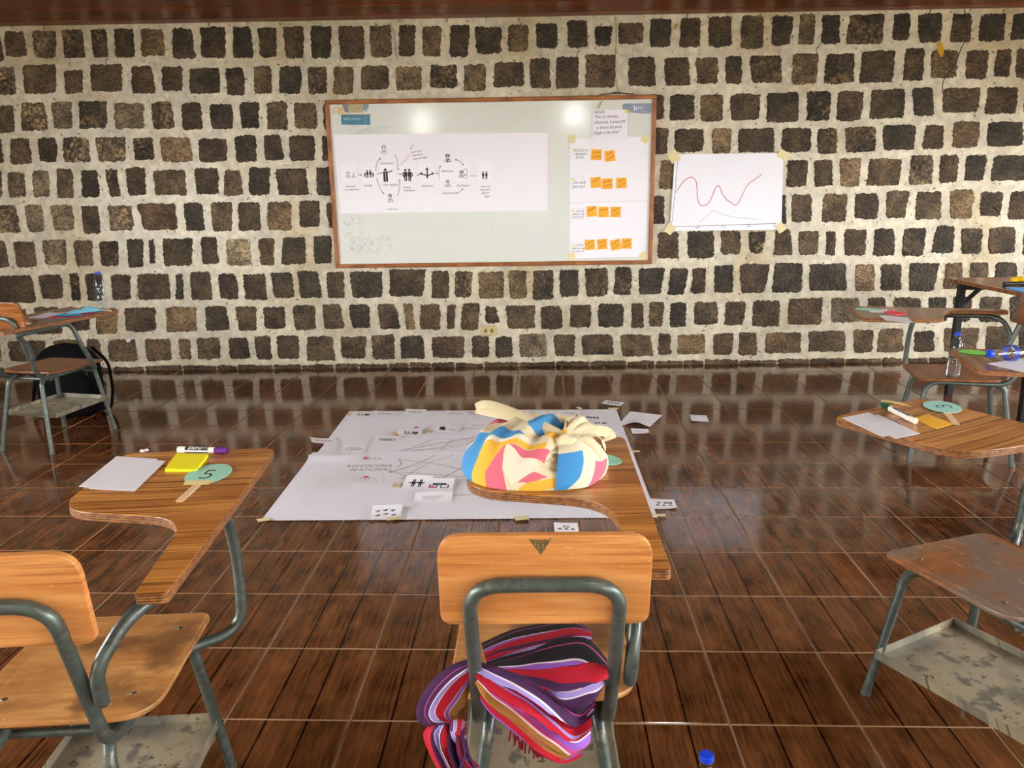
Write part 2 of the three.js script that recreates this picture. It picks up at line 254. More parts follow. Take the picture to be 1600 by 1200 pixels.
{ // the stone wall: mortar body, one mesh per stone, a rough plinth strip at its foot
  const wall = new THREE.Group(); wall.name = 'wall_back'; wall.userData.kind = 'structure'; scene.add(wall);
  const W = XR - XL + 0.4, nx = 220, ny = 64, g = new THREE.PlaneGeometry(W, CEIL + 0.1, nx, ny); g.translate((XL + XR) / 2, (CEIL + 0.1) / 2, 0);
  { const p = g.attributes.position; for (let i = 0; i < p.count; i++) p.setZ(i, 0.006 * (fbm(p.getX(i) / 9 + 0.5, p.getY(i) / 9, 40, 40, 3, 1000) - 0.5)); }
  uvBy(g, (x, y) => [x / 1.7, y / 1.7]); g.translate(0, 0, WZ); g.computeVertexNormals();
  mesh('mortar', [g, uvBy(box(XL - 0.2, XR + 0.2, 0, CEIL + 0.1, WZ - 0.3, WZ - 0.02), (x, y) => [x, y])], mortarMat, wall);
  const stone = (q) => {                         // q: four corners in metres on the wall, with ragged edges and a hewn face
    const [tl, tr, br, bl] = q, N = 15, out = [], w = tr[0] - tl[0], amp = 0.0042, ph = rr(0, 50), cr = Math.min(0.02, w * 0.16);
    let ph3 = ph; const ph2 = () => { ph3 += 7.3; };
    const side = (A, B) => { for (let k = 0; k < N; k++) { const t = k / N, nx2 = -(B[1] - A[1]), ny2 = B[0] - A[0], l = Math.hypot(nx2, ny2), e = Math.min(t, 1 - t) * l, inset = e < cr ? (cr - e) * 0.42 : 0; const d = amp * 2.6 * (hash(k, Math.floor(ph3 * 10), 3) - 0.5) + 0.009 * (vnoise(t * 4 + ph3, ph, 999, 999, 4) - 0.5) - inset; out.push([A[0] + (B[0] - A[0]) * t + nx2 / l * d, A[1] + (B[1] - A[1]) * t + ny2 / l * d]); } ph2(); };
        side(tl, tr); side(tr, br); side(br, bl); side(bl, tl);
    const cx = (tl[0] + tr[0] + bl[0] + br[0]) / 4, cy = (tl[1] + bl[1] + tr[1] + br[1]) / 4, n = out.length, p = [], uv = [], o = [rnd(), rnd()], tilt = [rr(-0.05, 0.05), rr(-0.06, 0.06)], lift = rr(0.004, 0.011);
    const rings = [[1.0, -0.03], [1.0, 0.0015], [0.93, lift], [0.55, lift + 0.003]].map(([s, z], ri) => out.map(([x, y], k) => { const X = cx + (x - cx) * s, Y = cy + (y - cy) * s; return [X, Y, z + (ri > 1 ? (X - cx) * tilt[0] * 0.4 + (Y - cy) * tilt[1] * 0.4 + 0.006 * (hash(k, Math.floor(ph * 7), 20 + ri) - 0.5) : 0)]; }));
    const tri = (...v) => v.forEach((c) => { p.push(c[0], c[1], c[2] + WZ); uv.push(c[0] / 0.9 + o[0], c[1] / 0.9 + o[1]); });
    for (let r = 0; r < 3; r++) for (let k = 0; k < n; k++) { const j = (k + 1) % n, A = rings[r], B = rings[r + 1]; tri(A[k], B[k], A[j]); tri(A[j], B[k], B[j]); }
    const C = [cx, cy, lift + 0.004]; for (let k = 0; k < n; k++) tri(rings[3][k], C, rings[3][(k + 1) % n]);
    const geo = new THREE.BufferGeometry(); geo.setAttribute('position', new THREE.Float32BufferAttribute(p, 3)); geo.setAttribute('uv', new THREE.Float32BufferAttribute(uv, 2)); geo.computeVertexNormals(); return geo;
  };
  // courses from the top: tone, then in centimetres the x of the top and bottom corners and the heights of top and bottom
  const courses = [
  'm -370.5 -356.5 -372.5 -356.5 250 233.5,g -350.5 -333 -351 -336 250 232,s -329 -314 -330 -314.5 250.5 231.5,s -308.5 -296.5 -308.5 -298 250.5 231.5,d -291.5 -277 -292.5 -278.5 250.5 231.5,t -272.5 -256 -273.5 -256.5 250 232,d -249.5 -236 -251 -234.5 250 230,d -229.5 -211 -230 -213 250.5 230,d -206 -193 -207.5 -193 250.5 229.5,d -188.5 -174.5 -188 -176 249.5 230,d -170 -154.5 -169.5 -156.5 250 229,d -150 -135 -151 -137 250 228.5,b -130.5 -112.5 -130 -112.5 249.5 227.5,m -108 -92.5 -108 -93.5 249.5 228.5,d -87 -75 -88 -77 249.5 229,m -70 -57 -70.5 -58 248.5 228.5,d -50.5 -36.5 -52 -38.5 249 228,d -33.5 -14 -32 -15 247.5 229.5,m -9 5 -9.5 4 248.5 230.5,d 10 25.5 11 25.5 249 232.5,d 32.5 46.5 33 47 250.5 232.5,d 52 64.5 52.5 63 246.5 233.5,m 68.5 86.5 69 86.5 248.5 234.5,d 91 106.5 91.5 106 250.5 232,d 113 127 112 127 251 231.5,d 132.5 148.5 133 149.5 251.5 231.5,m 156 171 155.5 172 251.5 230,d 177 192 178 190 251 231.5,t 196 207 196 207.5 252 232,d 212 224.5 213 226 251 232,s 231 256 230 255.5 251 231.5,d 262.5 274 262.5 274.5 251 233.5,d 279.5 296 281 297 251 232,d 303 316.5 303 317.5 250.5 231.5,d 323 340.5 323 341 250 232,d 345.5 360 345 361.5 250 232.5',
  'g -386.5 -367.5 -389.5 -369 226.5 207.5,m -361 -336.5 -363 -339.5 227.5 208,b -331.5 -317.5 -333 -320 223.5 207.5,m -312 -288.5 -313.5 -291 227 208.5,b -282.5 -266.5 -283.5 -266.5 225 206.5,d -260.5 -245 -261.5 -247 224.5 208,d -240 -218 -242 -219.5 223.5 206,d -214 -201 -214 -201 223 204.5,m -193.5 -180.5 -194.5 -181.5 224 205,d -174.5 -159 -176.5 -160.5 223.5 205,s -154.5 -140.5 -155 -141.5 223 204.5,m -135.5 -121 -137 -122.5 222.5 203.5,m -115.5 -96 -116.5 -96.5 223 206.5,p -90.5 -72 -91.5 -72.5 222 206,s -66 -46.5 -66.5 -47 222.5 207,t -42 -26 -42 -26.5 222.5 204.5,d -20 1 -20.5 1.5 223.5 207,d 6 19.5 6 21 226 205.5,d 25 40.5 24 40.5 226.5 205.5,m 45.5 67 46 67 227.5 205.5,d 76 95 77 96.5 225.5 206,d 102 119.5 103 121.5 225 206,m 124.5 140.5 126 141 224.5 207,b 145.5 157 146.5 158 225 206.5,s 163 185 164.5 187 225 207,t 193 211.5 193.5 211.5 226 205.5,s 217 237 216.5 238 225.5 205.5,d 242 266 241.5 265.5 227 205.5,d 272.5 286 272.5 287 228.5 206.5,t 291.5 309.5 292.5 310.5 226.5 208,b 316 331.5 317 332 226 207,d 336.5 347.5 337.5 348 226.5 208,d 351 364 352.5 366 226.5 207',
  'm -388 -372.5 -391.5 -374.5 200 181.5,g -366.5 -349.5 -369.5 -349.5 201.5 182,g -344 -329 -345 -331 202 183.5,s -324 -303 -326 -306 202 183,g -298.5 -276.5 -300 -278 200 182.5,s -270 -256 -272 -255 201 182,d -248 -234.5 -250 -234.5 200 181,d -228.5 -212 -228 -212 198.5 181,d -206 -191.5 -206.5 -193 199.5 181.5,m -186.5 -171.5 -187.5 -172 199.5 180,m -166.5 -150.5 -166.5 -150 198.5 180.5,d -145 -133 -145.5 -134.5 197.5 180,d 87 102 87.5 103 200 183,d 107 124.5 107 125 199.5 182,m 129 144.5 129.5 145.5 199.5 181,d 150.5 171.5 151 172 199.5 181.5,d 176.5 199.5 177 200.5 200 180,s 205 222 206 223 200.5 180.5,b 227.5 246 227.5 245.5 200 180,d 251.5 275.5 251 276 201 181,d 280 295 283 297.5 201.5 182.5,m 302.5 329 303.5 329 201 184.5,d 333.5 355.5 334 356 201 183,d 360.5 374.5 362 376 200 182.5',
  'd -398 -385.5 -401 -386.5 177 159,m -379 -364.5 -381.5 -365.5 177 158.5,d -358.5 -344.5 -359 -346.5 177 160,g -339.5 -321 -341.5 -321 177 159.5,g -315.5 -292.5 -315.5 -295 177 159.5,s -287.5 -272.5 -288 -273.5 176 160,p -267.5 -245.5 -268 -244.5 176 158.5,d -239 -218 -239.5 -219.5 174.5 158,d -211.5 -196 -212.5 -197 176.5 157.5,d -190 -178 -191 -177 176.5 158.5,d -172 -152.5 -172.5 -154 175.5 158,m -147.5 -139.5 -148.5 -140.5 175.5 157.5,d 88.5 106.5 89 106 177 158.5,d 111 132.5 111.5 132 176 159.5,p 138.5 152.5 139 152.5 176 158.5,d 157.5 183 158 184.5 175.5 159,d 189.5 210 189.5 210.5 175.5 158.5,s 215 229 216 230.5 175 157.5,s 234.5 256.5 236.5 258 175.5 158,d 262 285.5 263.5 286 176.5 159,d 292.5 306 291.5 307 176 159.5,m 312.5 331.5 313 332 178 160,d 337.5 362 338.5 364.5 177.5 160.5',
  'm -398 -389.5 -401.5 -392 154 135,g -385 -372.5 -387 -374 152.5 134.5,g -366 -353.5 -368 -356 153.5 134.5,m -348 -336 -350 -337.5 154.5 133.5,d -329 -317 -331.5 -318 153.5 134,s -311 -302 -310 -302 154 134,d -295.5 -280.5 -296.5 -282.5 155 135,m -275.5 -251 -276 -252 152.5 134.5,d -244.5 -226.5 -245 -228 153.5 135,m -222 -210 -224 -210 152 133.5,d -203.5 -187.5 -205 -190 153.5 133.5,b -183.5 -161 -183 -160 152.5 133.5,d -153.5 -138 -154 -139.5 153 132.5,t 101.5 114.5 101 115.5 154.5 133.5,d 194.5 209 194.5 210 153 134,d 214 227.5 215.5 229 153 134,p 232 248.5 234.5 248.5 153.5 133.5,m 254 278.5 253.5 277.5 153 134,g 284 300.5 285 302 155 134.5,d 305.5 319 307 319.5 155 135,d 324.5 339.5 325 339 154.5 136.5,d 345 374 344 376.5 154 136',
  'g -406 -382.5 -408.5 -382 129 108.5,g -376 -363 -376.5 -363.5 129 109,g -357 -339.5 -356 -341 128.5 109.5,b -333.5 -320 -334 -321 127.5 107,g -313 -294.5 -313.5 -296 127.5 109,b -291 -261.5 -287.5 -262 128.5 109,d -255.5 -241.5 -255.5 -241 128.5 108,t -234.5 -218 -235.5 -220.5 129 107.5,d -214 -198 -215.5 -198.5 128.5 107.5,t -192 -174.5 -193.5 -175 128.5 107.5,d -168 -152.5 -168.5 -154 129 109.5,d -148 -133 -147 -134.5 127 108.5,d 85 104.5 85.5 106 129 108.5,d 173.5 195 174.5 196.5 128.5 107,m 199.5 214 200.5 215.5 128.5 108.5,m 223 240.5 222.5 241 128.5 108,d 246 263 247 264.5 128.5 110,m 269 286 270.5 284.5 130 110.5,m 291.5 309.5 291.5 311.5 129 109,t 315.5 333.5 318 334 130 109,d 338 355 339.5 355 128 110.5,b 360.5 378.5 360.5 381.5 128.5 108',
  'm -410.5 -395.5 -413.5 -395.5 102.5 82,m -389.5 -373.5 -390 -374 102 82.5,g -367.5 -348.5 -367 -350.5 103 84,m -343 -328.5 -343.5 -330 102 83,s -323 -308.5 -324 -311 101 82.5,d -302 -289 -303.5 -292 102.5 81,d -285 -280.5 -286.5 -282 102 84,d -274.5 -251 -276 -254.5 102.5 82,d -245 -233 -246 -233.5 103.5 83,l -225.5 -208 -227 -208 101.5 81.5,b -201.5 -188.5 -201 -191 101.5 81,d -182.5 -165.5 -185.5 -166.5 102.5 82,d -159.5 -145 -160 -147 103 82,d 82 94.5 82.5 95 102.5 82.5,b 101 116.5 101.5 117 102 82.5,d 123 143 124.5 144 102.5 82.5,m 148 163 149.5 163.5 102.5 85,s 169 182.5 171 180 102 85.5,d 189 200.5 188.5 203 103 84,m 206.5 222 208 221.5 101.5 84,d 227 234 228 235 101 83.5,b 240.5 257 242 258 102.5 83,d 263 277.5 263.5 279.5 102.5 82.5,s 285 301.5 285 301 102.5 82,d 309 322 306.5 323.5 104 84,d 327.5 343.5 329.5 344 102 83,d 348 367.5 349.5 369.5 102.5 83,d 374 389 375.5 391 101 81.5',
  'd -406.5 -379.5 -408.5 -379 76 55,d -374 -356.5 -374 -357 76.5 58,s -350 -343 -351 -344 77.5 56.5,d -337.5 -324.5 -338.5 -326 77 56,d -318 -302.5 -319 -305 75.5 56,d -297.5 -273 -298.5 -273.5 76 56,d -267.5 -262.5 -269.5 -263.5 75.5 56.5,d -256 -241 -257.5 -241 77 55.5,d -235 -221.5 -235 -220.5 75.5 56,d -216 -198.5 -216 -198.5 75 55,d -194.5 -178 -193.5 -177 75.5 56.5,d -174 -158 -172.5 -156 76.5 56,d -151.5 -137.5 -151.5 -138.5 76 55.5,d -133.5 -108 -132.5 -109 75.5 55.5,d -103 -74.5 -103.5 -78 77 56.5,d -70.5 -57.5 -71.5 -57.5 75.5 54.5,s -52.5 -39 -53.5 -41.5 75 55,t -35 -15 -34.5 -16 74.5 53.5,t -12 2 -11 2 75 53.5,s 7 22.5 6.5 22.5 75 52.5,d 27 42 27.5 41.5 75 54.5,s 46.5 64 47.5 64 76 54.5,s 69.5 82 68.5 82 76.5 55.5,d 87.5 107.5 88 104.5 75.5 55.5,d 111.5 125 109.5 122.5 75 55,d 128 138.5 127.5 138.5 75 56,d 144.5 159 145.5 160 77 56,d 164 187 165.5 183.5 77.5 55.5,d 190.5 211.5 189 212 78 55.5,d 216 244 218 246 77 56.5,p 251 265.5 252.5 267 76 56,d 270.5 285.5 271.5 287.5 76 56,d 291.5 314.5 293.5 312.5 76.5 55,m 319 331.5 319 333 76.5 56.5,d 337 351 338.5 352 76.5 56,d 356.5 372 357.5 375 76.5 56,d 377.5 391.5 380 394 76 55.5',
  'd -420 -401.5 -423.5 -405 49 30.5,d -396 -387.5 -398.5 -391 50 32,d -381.5 -362.5 -383.5 -362.5 51.5 30,d -355.5 -338 -355 -340.5 51 32.5,t -333 -316.5 -335 -319.5 50 29.5,d -311 -286 -312.5 -288.5 50 31.5,t -278.5 -254.5 -280 -256 50 30.5,d -247.5 -231.5 -249 -230 50.5 31.5,m -224.5 -208 -223 -209 50 31,d -202.5 -185.5 -202.5 -186.5 49.5 32,m -179 -162 -179 -162.5 50.5 31,m -156 -142 -156 -140.5 51 31.5,d -135.5 -120 -134.5 -120 50.5 32,d -113.5 -99.5 -112 -96.5 50.5 31,p -93.5 -86 -92 -85 50.5 30,b -80.5 -65 -81 -65.5 50 30,b -59.5 -52.5 -60.5 -54.5 49.5 30.5,m -47.5 -34.5 -50 -36 50.5 29.5,d -30 -22 -30 -19 47.5 34.5,m -14.5 8.5 -12.5 8 48 30,d 13 28 12.5 30 47.5 29.5,d 35.5 51.5 35 51 48 30.5,d 57 76.5 57 76.5 48.5 30.5,b 82.5 91.5 82.5 92.5 49 29.5,m 96 107.5 96.5 106.5 49.5 30.5,d 113 125 112 125 49 30,m 130.5 148.5 131.5 149 49 31.5,m 154.5 170 154 169 49 31,b 176 196 175.5 197 49.5 29.5,b 202.5 229 203 228.5 51 30.5,g 235 256.5 236 258.5 51 32,d 262.5 276.5 263.5 278.5 51 32,d 282.5 303 284 305.5 50.5 32,d 309 322.5 310 324.5 50.5 31.5,d 327.5 342 330 342.5 51 31.5,d 348 364.5 349 365.5 50.5 31,d 370 388.5 373 391 50.5 31',
  'm -425.5 -413 -428.5 -414 25.5 8,m -406.5 -376.5 -407.5 -379 25 8.5,m -370 -349 -372.5 -348.5 25.5 8.5,m -344 -334.5 -343.5 -332.5 26 8,m -327.5 -305 -328.5 -305 25 7.5,m -298 -277.5 -298.5 -279 25.5 7.5,m -271.5 -262 -272 -263 25 8.5,m -257.5 -238.5 -257.5 -239.5 25.5 8.5,d -232 -217.5 -232.5 -215.5 25.5 8.5,b -211.5 -199.5 -211 -199 26.5 7.5,b -194.5 -176.5 -194 -177.5 26.5 8,m -170 -149.5 -171.5 -149 25.5 6,m -144 -123.5 -143.5 -125.5 25.5 8,m -119.5 -101 -119.5 -102 26.5 7,d -97 -79 -97 -78.5 25 7,b -72.5 -47 -72.5 -48 24.5 7.5,d -41 -27.5 -41.5 -28 24.5 7.5,d -22.5 -10 -23 -9 24 7.5,g -4.5 16.5 -4 17.5 26 7.5,m 23 39.5 23 39 25 8,b 44.5 68 45 69.5 24.5 8.5,m 74 97.5 76 100.5 24 7,d 104 113 104 114 25 8,t 119 140 119 140.5 24 8,b 146.5 162 147 161.5 24.5 7.5,m 166 180 166.5 181 25 7,m 186.5 213.5 187 215 24.5 8.5,m 220 247.5 220.5 249.5 25.5 9,m 254 270 256 269.5 26 8,m 274.5 292 273.5 294 26.5 8,d 300.5 316 302 318 24.5 8,m 323 350.5 325 350 26.5 8,d 356 375 356.5 378 27.5 7.5,d 380.5 399 382.5 402 27 7',
  ];
  const more = [];
  for (const c of courses) {
    let lo = 99, hi = -99, yt, yb;
    for (const s of c.split(',')) {
      const [tone, ...n] = s.split(' '), [a, b, d, e, t, u] = n.map((x) => x / 100), set = STONE[tone];
      mesh('stone', stone([[a, t], [b, t], [e, u], [d, u]]), set[Math.floor(rnd() * set.length)], wall);
      lo = Math.min(lo, a); if (b > hi) hi = b; yt = t; yb = u;
    }
    for (let x = hi + 0.035; x < XR - 0.05;) { const w = rr(0.12, 0.2); more.push(stone([[x, yt], [x + w, yt], [x + w, yb], [x, yb]])); x += w + 0.035; }
    for (let x = lo - 0.035; x > XL + 0.1;) { const w = rr(0.12, 0.2); more.push(stone([[x - w, yt - 0.02], [x, yt - 0.02], [x, yb - 0.02], [x - w, yb - 0.02]])); x -= w + 0.035; }
  }
  mesh('stone_beyond', mergeGeometries(more), STONE.d[0], wall).userData.kind = 'stuff';
  const f = []; for (let x = XL; x < XR;) { const w = rr(0.14, 0.3); f.push(stone([[x, 0.034 + rr(-0.006, 0.006)], [x + w, 0.034 + rr(-0.006, 0.006)], [x + w, -0.005], [x, -0.005]])); x += w + 0.004; }
  mesh('plinth_strip', mergeGeometries(f), STONE.m[1], wall);
}
{ // ceiling of varnished boards that run along the stone wall
  const ceil = new THREE.Group(); ceil.name = 'ceiling'; ceil.userData.kind = 'structure'; scene.add(ceil);
  let z = WZ - 0.02; const ZN = WZ + 1.5;
  for (let k = 0; z < ZN; k++) { const d = 0.168, g = box(XL, XR, CEIL + 0.002 * (k % 2), CEIL + 0.02, z + 0.0025, z + d - 0.0025, 0.003); uvBy(g, (x, y, zz) => [x / 2.2 + k * 0.37, zz / 0.6 + k * 0.21]); mesh('plank', g, ceilMat, ceil); z += d; }
  mesh('boarding', uvBy(box(XL, XR, CEIL, CEIL + 0.02, z, ZB), (x, y, zz) => [x / 2.2, zz / 0.6]), ceilMat, ceil);
  mesh('roof_deck', box(XL - 0.3, XR + 0.3, CEIL + 0.021, CEIL + 0.2, WZ - 0.3, ZB + 0.3), plaster, ceil);
}
function wallWith(name, length, holes, place) {   // a wall of length x height with holes [a0, a1, y0, y1]
  const s = new THREE.Shape([[0, 0], [length, 0], [length, CEIL + 0.02], [0, CEIL + 0.02]].map((p) => new THREE.Vector2(...p)));
  for (const [a, b, y0, y1] of holes) s.holes.push(new THREE.Path([[a, y0], [a, y1], [b, y1], [b, y0]].map((p) => new THREE.Vector2(...p))));
  const g = new THREE.ExtrudeGeometry(s, { depth: 0.2, bevelEnabled: false }), m = new THREE.Group(); m.name = name; m.userData.kind = 'structure'; place(m); scene.add(m);
  mesh('plaster', g, plaster, m); return m;
}
let nWin = 0;
function unseenWindowFrame(a, b, y0, y1, bars, place) {
  const w = new THREE.Group(); w.name = 'window_' + (++nWin); w.userData.kind = 'structure'; place(w); scene.add(w);
  mesh('frame', [box(a, a + 0.05, y0, y1, 0.07, 0.13), box(b - 0.05, b, y0, y1, 0.07, 0.13), box(a + 0.05, b - 0.05, y1 - 0.05, y1, 0.07, 0.13), box(a + 0.05, b - 0.05, y0, y0 + 0.05, 0.07, 0.13)], frameWood, w);
  for (let k = 1; k < bars; k++) { const x = a + (b - a) * k / bars; mesh('mullion', box(x - 0.02, x + 0.02, y0 + 0.05, y1 - 0.05, 0.08, 0.12), frameWood, w); }
}
// walls out of view, their openings placed to let daylight in: x runs from the stone wall towards the back of the room
const placeR = (o) => { o.position.set(XR + 0.2, 0, WZ); o.rotation.y = -Math.PI / 2; }, placeL = (o) => { o.position.set(XL, 0, WZ); o.rotation.y = -Math.PI / 2; }, placeB = (o) => o.position.set(XL, 0, ZB);
const LEN = ZB - WZ + 0.2;
wallWith('wall_right', LEN, [[0.9, 2.1, 0.55, 1.9], [3.9, 8.6, 0.9, 2.25]], placeR); unseenWindowFrame(0.9, 2.1, 0.55, 1.9, 2, placeR); unseenWindowFrame(3.9, 8.6, 0.9, 2.25, 5, placeR);
wallWith('wall_left', LEN, [[3.3, 8.8, 0.9, 2.25]], placeL); unseenWindowFrame(3.3, 8.8, 0.9, 2.25, 5, placeL);
wallWith('wall_rear', XR - XL, [[8.3, 9.3, 0.0, 2.1]], placeB);
structure('ground', box(-30, 30, -0.35, -0.15, -30, 30), std({ color: 0x8a8672, roughness: 1 }));  // outside and out of view, bounces sky light in through the openings
for (const [k, [x, z]] of LAMPS.entries()) {
  const R = [0.125, 0.085][k], t = thing('unseen_ceiling_lamp', ['unseen round opal ceiling lamp behind the camera, mirrored in the whiteboard', 'unseen round opal ceiling lamp straight above the camera, mirrored in the whiteboard'][k], 'lamp', [x, CEIL - 0.001, z]);
  const c = new THREE.CylinderGeometry(R + 0.015, R + 0.015, 0.03, 32); c.translate(0, -0.015, 0); mesh('base', c, std({ color: 0xe8e4da, roughness: 0.5 }), t);
  const b = new THREE.SphereGeometry(R, 32, 10, 0, Math.PI * 2, Math.PI / 2, Math.PI / 2); b.scale(1, 0.45, 1); b.translate(0, -0.03, 0); mesh('bowl', b, std({ color: 0xffffff, emissive: LAMP, emissiveIntensity: 14, roughness: 0.4 }), t);
  const l = new THREE.PointLight(LAMP, LAMP_CD, 0, 2); l.position.set(0, -0.16, 0); l.castShadow = true; l.shadow.radius = 4; l.shadow.mapSize.set(1024, 1024); l.shadow.bias = -0.002; t.add(l);
}

// ---------------------------------------------------------------- tablet-arm chairs
// own frame: origin on the floor under the middle of the seat, the sitter looks along -z, the writing arm is on +x
const DESK = 0.72, SEAT = 0.43;
const TABLET = [[0.23, 0.246], [0.241, -0.508], [-0.164, -0.508], [-0.155, -0.135], [0.156, -0.068], [0.172, 0.246]], TABLET_R = [0.012, 0.035, 0.045, 0.09, 0.1, 0.012];
const deskEdge = board(TABLET, TABLET_R, DESK - 0.0016, 0.0184, 0.002, 10), deskTop = board(TABLET, TABLET_R, DESK, 0.0018, 0.0006, 10);
uvBy(deskEdge, (x, y, z) => [(x + z) / 0.3, y / 0.02]); uvBy(deskTop, (x, y, z) => [x / 0.8, z / 0.5]);
const seatGeo = board([[-0.178, -0.192], [0.178, -0.192], [0.182, 0.19], [-0.182, 0.19]], [0.045, 0.045, 0.075, 0.075], SEAT, 0.013, 0.004, 8);
{ const p = seatGeo.attributes.position; for (let i = 0; i < p.count; i++) { const z = p.getZ(i), x = p.getX(i); p.setY(i, p.getY(i) - 0.012 * Math.max(0, (-z - 0.1) / 0.09) ** 2 * 0.6 + 0.25 * x * x * (z > -0.12 ? 0.6 : 0.3)); } seatGeo.computeVertexNormals(); uvBy(seatGeo, (x, y, z) => [x / 0.42 + 0.5, z / 0.42 + 0.5]); }
const backGeo = (() => {
  const s = shapeOf([[-0.172, -0.088], [0.172, -0.088], [0.172, 0.083], [-0.172, 0.083]], [0.022, 0.022, 0.045, 0.045]);
  const g = new THREE.ExtrudeGeometry(s, { depth: 0.009, bevelEnabled: true, bevelThickness: 0.002, bevelSize: 0.002, bevelOffset: -0.002, bevelSegments: 2, curveSegments: 8 });
  uvBy(g, (x, y) => [x / 0.42 + 0.5, y / 0.2 + 0.5]); g.rotateX(0.14); return g;
})();
const pipeGeo = { r: 0.0124 };
const frameGeo = tube([[-0.176, 0.012, -0.19], [-0.132, SEAT - 0.026, -0.14], [-0.118, SEAT - 0.03, 0.235], [-0.123, 0.75, 0.35], [0.123, 0.75, 0.35], [0.118, SEAT - 0.03, 0.235], [0.132, SEAT - 0.026, -0.14], [0.176, 0.012, -0.19]], pipeGeo.r, 0.062);
const legGeo = [-1, 1].map((s) => tube([[s * 0.098, SEAT - 0.03, 0.17], [s * 0.105, SEAT - 0.05, 0.215], [s * 0.16, 0.012, 0.275]], pipeGeo.r, 0.04));
const footGeo = [[-0.177, -0.1908], [0.177, -0.1908], [-0.161, 0.2758], [0.161, 0.2758]].map(([x, z]) => { const g = new THREE.CylinderGeometry(0.0125, 0.0135, 0.022, 14); g.translate(x, 0.011, z); return g; });
const crossGeo = tube([[-0.118, SEAT - 0.045, 0.16], [0.118, SEAT - 0.045, 0.16]], 0.009);
const trayGeo = (() => { // sheet-metal book tray with turned-up edges
  const a = 0.165, z0 = -0.185, z1 = 0.215, y = 0.135, t = 0.0016;
  const g = mergeGeometries([box(-a, a, y, y + t, z0, z1), box(-a, a, y, y + 0.024, z0 - t, z0), box(-a - t, -a, y, y + 0.024, z0 - t, z1), box(a, a + t, y, y + 0.024, z0 - t, z1)]); return uvBy(g, (x, yy, z) => [x / 0.5, z / 0.5 + yy]);
})();
const backScrews = [[-0.105, 0.03], [0.105, 0.03], [0, 0.062]].map(([x, y]) => { const g = new THREE.SphereGeometry(0.006, 10, 5); g.scale(1, 1, 0.4); g.rotateX(0.14); g.translate(x, y, -0.002 - 0.14 * y); return g; });
const seatRivets = [[-0.12, 0.12], [0.12, 0.12], [-0.13, -0.11], [0.13, -0.11]].map(([x, z]) => { const g = new THREE.SphereGeometry(0.0065, 10, 5); g.scale(1, 0.3, 1); g.translate(x, SEAT + 0.25 * x * x * (z > -0.12 ? 0.6 : 0.3) + 0.0005, z); return g; });
function makeChair(label, pos, deg, o = {}) {
  const t = thing('tablet_arm_chair', label, 'chair', [pos[0], 0, pos[1]], deg * Math.PI / 180), [ax, az] = o.arm ?? [0, 0], dy = o.drop ?? 0, TOP = DESK - dy;
  const tab = mesh('writing_tablet', deskEdge, edgeMat, t); tab.position.set(ax, -dy, az); tab.rotation.y = (o.armTurn ?? 0) * Math.PI / 180; if (o.narrow) { tab.scale.x = o.narrow; tab.position.x += 0.241 * (1 - o.narrow); } mesh('laminate', deskTop, o.top ?? laminate, tab);
  const s = mesh('seat', seatGeo, o.seat ?? seatWood, t); for (const g of seatRivets) mesh('rivet', g, screwMat, s);
  const b = mesh('backrest', backGeo, o.back ?? ply, t); b.position.set(0, 0.751, 0.322); for (const g of backScrews) mesh('screw', g, screwMat, b);
  if (o.doodle) { mesh('pencil_doodle', o.doodle, inkMat, b); }
  mesh('frame', frameGeo, metal, t); mesh('cross_bar', crossGeo, metal, t);
  for (const g of legGeo) mesh('leg', g, metal, t);
  for (const g of footGeo) mesh('foot_cap', g, metal, t);
  { const m = mesh('book_tray', trayGeo, shelfMat, t); m.position.y = o.tray ?? 0; m.rotation.y = (o.trayTurn ?? 0) * Math.PI / 180; }
  mesh('arm_tube', tube([[0.148, 0.535, 0.288], [0.15, 0.6, 0.302], [0.17 + ax * 0.6, 0.672 - dy, 0.24 + az * 0.6], [0.203 + ax, TOP - 0.033, 0.17 + az], [0.204 + ax, TOP - 0.033, -0.06 + az]], pipeGeo.r, 0.06), metal, t);
  mesh('tablet_support', tube([[0.195 + ax, TOP - 0.032, -0.05 + az], [0.2 + ax, TOP - 0.032, -0.185 + az], [0.218 + ax * 0.8, 0.57, -0.2 + az], [0.224 + ax * 0.6, 0.385, -0.185 + az * 0.5], [0.12, SEAT - 0.04, -0.08]], pipeGeo.r, 0.07), metal, t);
  return t;
}
const inkMat = std({ color: 0x6a6038, roughness: 0.8 });
const doodle = (() => { // a hatched triangle scribbled on the top edge, and its hatch strokes
  const q = [], strip = (a, b, w) => { const dx = b[0] - a[0], dy = b[1] - a[1], l = Math.hypot(dx, dy), nx = -dy / l * w, ny = dx / l * w; const g = new THREE.BufferGeometry(); g.setAttribute('position', new THREE.Float32BufferAttribute([a[0] - nx, a[1] - ny, 0, b[0] - nx, b[1] - ny, 0, b[0] + nx, b[1] + ny, 0, a[0] - nx, a[1] - ny, 0, b[0] + nx, b[1] + ny, 0, a[0] + nx, a[1] + ny, 0], 3)); g.computeVertexNormals(); q.push(g); };
  strip([-0.024, 0.07], [-0.006, 0.04], 0.0009); strip([0.01, 0.07], [-0.007, 0.04], 0.0009);
  for (let k = 0; k < 15; k++) { const t = k / 15, x = -0.022 + 0.031 * t, top = 0.069 - rr(0, 0.004), low = 0.044 + 0.022 * Math.abs(x + 0.0065) / 0.0165 - 0.002; strip([x, top], [x + rr(-0.002, 0.002), low], 0.0007); }
  for (let k = 0; k < 5; k++) strip([-0.02 + k * 0.003, 0.066 - k * 0.005], [0.006 - k * 0.002, 0.066 - k * 0.005 - 0.002], 0.0006);
  const g = mergeGeometries(q); g.rotateX(0.14); g.translate(0, 0.0077, 0.0127); return g;
})();
